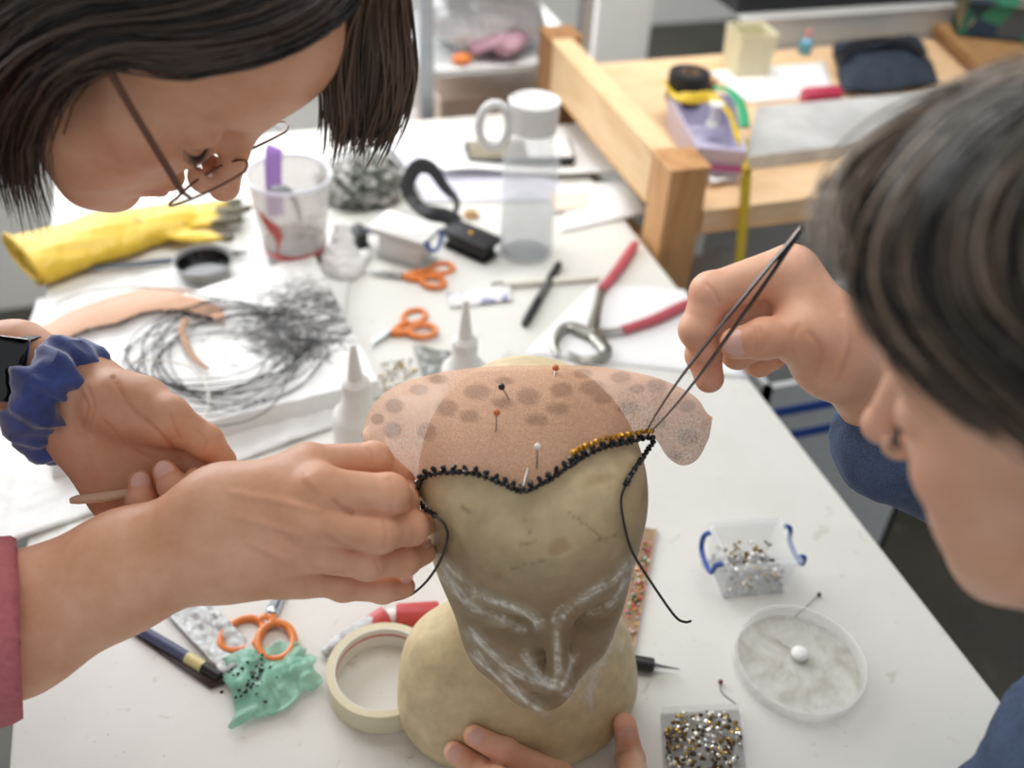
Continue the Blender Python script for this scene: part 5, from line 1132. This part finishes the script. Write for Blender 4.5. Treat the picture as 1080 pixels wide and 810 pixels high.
nt = thing('needle_tool', 'black-handled needle tool lying beside the mannequin\'s shoulder', 'tool', tuple(at(680, 700))); a_, b_, c_ = at(636, 693, .757), at(690, 702, .757), at(717, 706, .755)
MB().tube([a_, a_*.95+b_*.05, b_*.97+a_*.03, b_], [.0056, .0068, .0066, .005], 16).build('handle', PLASTIC_K, nt); MB().tube([b_, b_*.75+c_*.25, c_], [.0026, .0018, .0005], 8).build('needle', BLADE, nt)

# =================================================================== BEYOND THE TABLE
PINE = wood('pine', 'd6ab78', 'e9c99c', (14, 3, 14)); PINEX = wood('pine_rail', 'd9ae7c', 'ecc9a0', (3, 14, 14)); PINED = wood('aged_pine', '8a6238', 'b3885a', (10, 3, 10))
wb = thing('wooden_bench', 'low pine bench frame standing against the right side of the worktable', 'bench', (1.1, 1.4, 0))
MB().box((.604, 1.10, 0), (.668, 1.165, .886), .003).build('post', wood('pine_post', 'a87544', 'c69663', (14, 14, 3)), wb, split=30); MB().box((.604, 1.60, 0), (.668, 1.665, .886), .003).build('post', wood('pine_post_shaded', '8a6038', 'a87a4c', (14, 14, 3)), wb, split=30)  # back post: its shade is put into a darker copy of the wood
MB().box((.606, 1.166, .80), (.646, 1.60, .886), .003).build('side_beam', PINE, wb, split=30); MB().box((.612, 1.166, .66), (.64, 1.60, .72), .003).build('lower_beam', PINE, wb, split=30)
MB().box((.668, 1.105, .775), (2.1, 1.145, .815), .003).build('front_rail', PINEX, wb, split=30); MB().box((.646, 1.145, .795), (2.1, 1.66, .812), .002).build('bench_top', PINEX, wb, split=30)
MB().box((2.04, 1.1, 0), (2.1, 1.165, .775), .003).build('post', PINE, wb, split=30); MB().box((2.04, 1.59, 0), (2.1, 1.655, .795), .003).build('post', PINE, wb, split=30)
ZB = .8125
n = N('worn_metal'); f = n.noise(14, 6); n.base(n.ramp(f, [(.3, 'a9a8a5'), (.7, 'cfcecb')])); n.set(rough=.45); SLABM = n.m
solo('metal_slab', MB().prism(pxpoly(((786, 166), (798, 112), (1030, 92), (1060, 132)), .835), .8128, .835), SLABM, 'long grey slab lying along the front of the pine bench', 'slab', smooth=False)
n = N('dark_denim'); f = n.noise(60, 5); n.base(n.ramp(f, [(.3, '1c2430'), (.7, '323c4c')])); n.set(rough=.85); DD = n.m
solo('folded_cloth', MB().grid(patch([(878, 52), (968, 44), (990, 94), (888, 102)], ZB+.002, 30, 24, .006, 26, 40, lambda u, v: .022*(1-max(abs(u-.5), abs(v-.5))**4*16)), .004), DD, 'dark blue folded denim cloth lying on the pine bench', 'cloth', split=0)
solo('cloth_strap', MB().tube(spline([at(884, 60, .85), at(905, 47, .86), at(930, 42, .862), at(955, 44, .86), at(975, 56, .85)], 24), .012, 10, flat=.35, up=(0, 0, 1)), PLASTIC_K, 'black strap lying along the back of the folded denim cloth', 'strap')
solo('red_case', MB().tube([at(846, 102, .832), at(850, 102, .832), at(882, 100, .832), at(886, 100, .832)], [.012, .016, .016, .012], 12), mat('crimson', 'b52f4c', .5, var=.05), 'crimson tube lying behind the grey slab', 'tube')
solo('paper_sheet', MB().grid(patch([(748, 76), (870, 66), (880, 100), (790, 110)], ZB+.001, 16, 10, .0012, 14, 41), .0004), PAPER, 'white paper lying on the bench behind the slab', 'paper', split=0)
bxp = at(785, 76, ZB); solo('cream_container', MB().lathe([(.042, 0), (.045, .003), (.05, .075), (.051, .08), (.048, .08), (.046, .076), (.041, .005), (.001, .005)], o=bxp, n=4, R=rotz(.7), cap1=False), mat('cream_plastic', 'd6cfae', .5, var=.04), 'square cream container at the back of the bench', 'container', smooth=False)
bb = at(848, 56, ZB); bo = thing('small_bottle', 'small blue bottle with pink cap at the back of the bench', 'bottle', tuple(bb)); MB().lathe([(.011, 0), (.012, .002), (.012, .024), (.006, .03)], o=bb, n=16).build('bottle_body', mat('sky_blue', '5aa6c4', .35, var=.03), bo); MB().lathe([(.0065, .03), (.0065, .044), (.005, .046)], o=bb, n=14).build('cap', mat('pink_cap', 'c98a8a', .4, var=.03), bo)
# purple box of sewing odds and ends
cs = [at(x, y, .875) for x, y in ((738, 148), (786, 152), (772, 96), (708, 96))]; cs = [np.array((c[0], c[1], ZB)) for c in cs]
pbx = thing('sewing_box', 'lilac translucent box of sewing odds and ends beside the bench beam', 'box', tuple(sum(cs)/4)); m_ = MB(); c_ = sum(cs)/4
t_ = [c_+(p-c_)*1.08+np.array((0, 0, .055)) for p in cs]; i_ = [c_+(p-c_)*1.03+np.array((0, 0, .055)) for p in cs]; j_ = [c_+(p-c_)*.96+np.array((0, 0, .004)) for p in cs]
m_.add(cs+t_+i_+j_, [f_ for k in range(4) for f_ in ((k, (k+1) % 4, 4+(k+1) % 4, 4+k), (4+k, 4+(k+1) % 4, 8+(k+1) % 4, 8+k), (8+k, 8+(k+1) % 4, 12+(k+1) % 4, 12+k))]+[(12, 13, 14, 15), (3, 2, 1, 0)]); m_.build('box_shell', mat('lilac', 'c9c4dd', .35, var=.03), pbx, smooth=False)
fr_ = [t_[k]+np.array((0, 0, -.006)) for k in range(2)]; MB().tube([t_[0]+(0, 0, -.03), t_[1]+(0, 0, -.03)], .004, 8).build('magenta_trim', mat('magenta', 'a03a72', .4, var=.03), pbx)
tp = at(726, 88, .875); tpr = thing('tape_roll', 'roll of black tape standing in the lilac sewing box', 'tape', tuple(tp)); MB().lathe([(.014, -.03), (.033, -.03), (.034, -.028), (.034, .018), (.033, .02), (.014, .02), (.014, -.03)], o=tp, n=32, cap0=False, cap1=False).build('roll', mat('black_tape', '1b1817', .6, var=.1), tpr); MB().lathe([(.0125, -.03), (.014, -.03), (.014, .02), (.0125, .02), (.0125, -.03)], o=tp, n=24, cap0=False, cap1=False).build('core', KR, tpr)
YEL = N('tape_yellow'); vv = YEL.coord('Object', (1, 1, 1)); wv = YEL.add('TexWave', Scale=40, Distortion=0); YEL.link(vv, wv.inputs['Vector']); YEL.base(YEL.ramp(wv.outputs['Fac'], [(.03, '8a7020'), (.08, 'eac636')])); YEL.set(rough=.5); YEL = YEL.m
yt = spline([at(702, 86, .872), at(712, 100, .874), at(730, 104, .876), at(750, 103, .876), at(768, 118, .872), at(778, 140, .868), at(786, 156, .85), at(788, 168, .822), aty(788, 176, 1.10)]+[aty(787, 185, 1.095), aty(786, 205, 1.093), aty(784, 230, 1.092), aty(782, 255, 1.092), aty(779, 285, 1.092), aty(776, 330, 1.092)], 60)
solo('measuring_tape', MB().tube(yt, .0092, 8, flat=.12, up=nrm((.1, -1, .5))), YEL, 'yellow measuring tape hanging over the front rail of the bench', 'tape', split=0)
solo('green_ribbon', MB().tube(spline([at(752, 92, .885), at(770, 96, .885), at(782, 112, .88), at(786, 134, .87)], 20), .008, 8, flat=.3, up=(0, 0, 1)), mat('green_cloth', '2f9a68', .6, var=.06), 'green ribbon trailing out of the lilac sewing box', 'ribbon')
solo('spool', MB().lathe([(.012, 0), (.012, .004), (.008, .006), (.008, .03), (.012, .032), (.012, .036)], o=at(752, 132, ZB+.03), n=20), PLASTIC_W, 'white spool standing in the front of the sewing box', 'spool')
solo('spool', MB().lathe([(.013, 0), (.013, .004), (.011, .006), (.011, .03), (.013, .032), (.013, .036)], o=at(745, 108, ZB+.03), n=20), mat('tan_thread', '8a5a32', .6, var=.1), 'brown spool of thread beside the black tape roll', 'spool')
solo('fabric_scrap', MB().grid(patch([(742, 176), (768, 172), (776, 192), (748, 198)], .816, 12, 10, .006, 90, 44), .0006), PAPER, 'crumpled white scrap on the bench rail beside the front post', 'scrap', split=0)
# pallet boards and patterned box far right
pb2 = thing('pallet', 'rough wooden pallet lying at the far right of the bench', 'pallet', tuple(at(1040, 60, ZB)))
for k in range(4):
    a_, b_ = at(1000+26*k, 28-6*k, ZB+.02), at(1090+30*k, 110-6*k, ZB+.02); d_ = nrm(b_-a_); m_ = MB().box((0, -.035, -.012), (np.linalg.norm(b_-a_)*1.2, .035, .008), .002, R=frame((0, 0, 1), d_), o=a_); m_.build('board', PINED, pb2, split=30)
n = N('patterned'); v_ = n.add('TexVoronoi', Scale=16.0); n.link(n.coord(), v_.inputs['Vector']); n.base(n.ramp(v_.outputs['Color'], [(.2, '24384a'), (.45, 'c9b784'), (.6, '1d2a38'), (.8, '2f7a5a')])); n.set(rough=.6)
pbo = at(1075, 22, .86); solo('patterned_box', MB().box((-.13, -.08, 0), (.16, .1, .07), .008, R=rotz(-.5), o=np.array((pbo[0], pbo[1], .842))), n.m, 'box with blue, cream and green pattern on the pallet', 'box')
# under and behind the bench
solo('grey_bag', (lambda vq: MB().add(vq[0], vq[1]))(nets(lambda P: np.maximum(s_ell(P, (.80, 1.24, .40), (.11, .085, .24))+.012*fbm(P, 22, 5).astype(np.float32)+.005*fbm(P, 60, 6).astype(np.float32), .001-P[:, 2]), (.58, 1.0, -.01), (.98, 1.32, .70), .008)), mat('grey_cloth', 'a9a8a6', .8, var=.12, scale=25), 'grey cloth bag standing on the floor under the bench rail', 'bag', split=0)
wc = at(872, 342, .66); HC = .655; wcr = thing('white_crate', 'tall white plastic crate with blue stripes on the floor behind the hand with the tweezers', 'crate', (wc[0], wc[1], 0)); Ow = np.array((wc[0], wc[1], 0))
m_ = MB()
m_.box((-.16, -.11, .0), (.16, .11, .02), .004, o=Ow)
for a, b, c, d in ((-.16, -.11, .16, -.10), (-.16, .10, .16, .11), (-.16, -.11, -.15, .11), (.15, -.11, .16, .11)): m_.box((a, b, .02), (c, d, HC), o=Ow)
m_.build('crate_shell', mat('pale_crate', 'c9cccb', .5, var=.04), wcr, smooth=False)
for z in (.55, .60): MB().box((-.161, -.1125, z), (.161, -.1095, z+.015), o=Ow).build('blue_stripe', BLUEP, wcr, smooth=False)
bcx = thing('black_crate', 'black slatted crate standing between the worktable and the pine bench', 'crate', (.72, 1.36, 0))
for k in range(6): MB().box((.615, 1.22+.06*k, .02), (.67, 1.25+.06*k, .60), .003).build('slat', PLASTIC_K, bcx, split=30)
MB().box((.615, 1.21, 0), (.67, 1.56, .02)).build('crate_floor', PLASTIC_K, bcx, smooth=False)
# rack at the far end of the table
rk = thing('shelf_rack', 'grey metal shelf rack at the far end of the worktable', 'rack', (.53, 1.80, 0)); RK = mat('rack_grey', '9fa3a8', .45, .3, var=.05)
X0, X1, Y0, Y1 = .405, .70, 1.68, 1.98
for x in (X0, X1):
    for y in (Y0, Y1): MB().box((x-.014, y-.014, 0), (x+.014, y+.014, 1.45), .003).build('upright', RK, rk, split=30)
ZS = (.60, .80, .96)
for z in ZS: MB().box((X0, Y0, z), (X1, Y1, z+.012), .002).build('shelf', mat('rack_shelf', 'd3d3d2', .5, var=.04), rk, split=30)
solo('peach_box', MB().box((-.12, -.11, 0), (.12, .11, .13), .006, o=(.555, 1.82, .6125)), mat('peach_plastic', 'd9c1ae', .45, var=.06, scale=20), 'pale peach box on the lowest rack shelf', 'box')
def crumple(name, c_, r_, seed, m, label, cat, zmin):
    v, q = nets(lambda P: np.maximum(s_ell(P, c_, r_)+.012*fbm(P, 30, seed).astype(np.float32)+.005*fbm(P, 80, seed+1).astype(np.float32), zmin-P[:, 2]), np.array(c_)-np.array(r_)-.03, np.array(c_)+np.array(r_)+.03, .006); o = link(bpy.data.objects.new(name, rawmesh(name, v-np.array(c_), q, m))); o.location = c_; return tag(o, label, cat)
crumple('clear_bag', (.54, 1.80, .868), (.115, .10, .062), 31, mat('bag_white', 'dcd9da', .25, var=.08, scale=18), 'crumpled clear plastic bag on the middle rack shelf', 'bag', .8125)
crumple('pink_cloth', (.555, 1.715, .845), (.06, .035, .022), 33, mat('dusty_mauve', 'b58f9c', .8, var=.1), 'dusty pink cloth in front of the clear bag on the middle shelf', 'cloth', .8125)
for k, (c, w_) in enumerate((('c9a24a', .05), ('8f9297', .035), ('d0ab55', .045), ('a7a8ab', .04), ('c8a552', .03))):
    x = .42+sum((.05, .035, .045, .04, .03)[:k])+.004*k; solo('book', MB().box((x, 1.70, .9725), (x+w_, 1.90, 1.16), .003), mat('book%d' % k, c, .6, var=.06), 'book on the top rack shelf, '+('first from the left, yellow', 'second from the left, grey', 'third from the left, yellow', 'fourth from the left, pale grey', 'fifth from the left, thin and yellow')[k], 'book', 'books on the rack')
solo('orange_lump', MB().ball((.475, 1.70, .823), (.02, .012, .0105), 14), ORANGE, 'small orange lump at the left end of the middle rack shelf', 'lump', split=0)
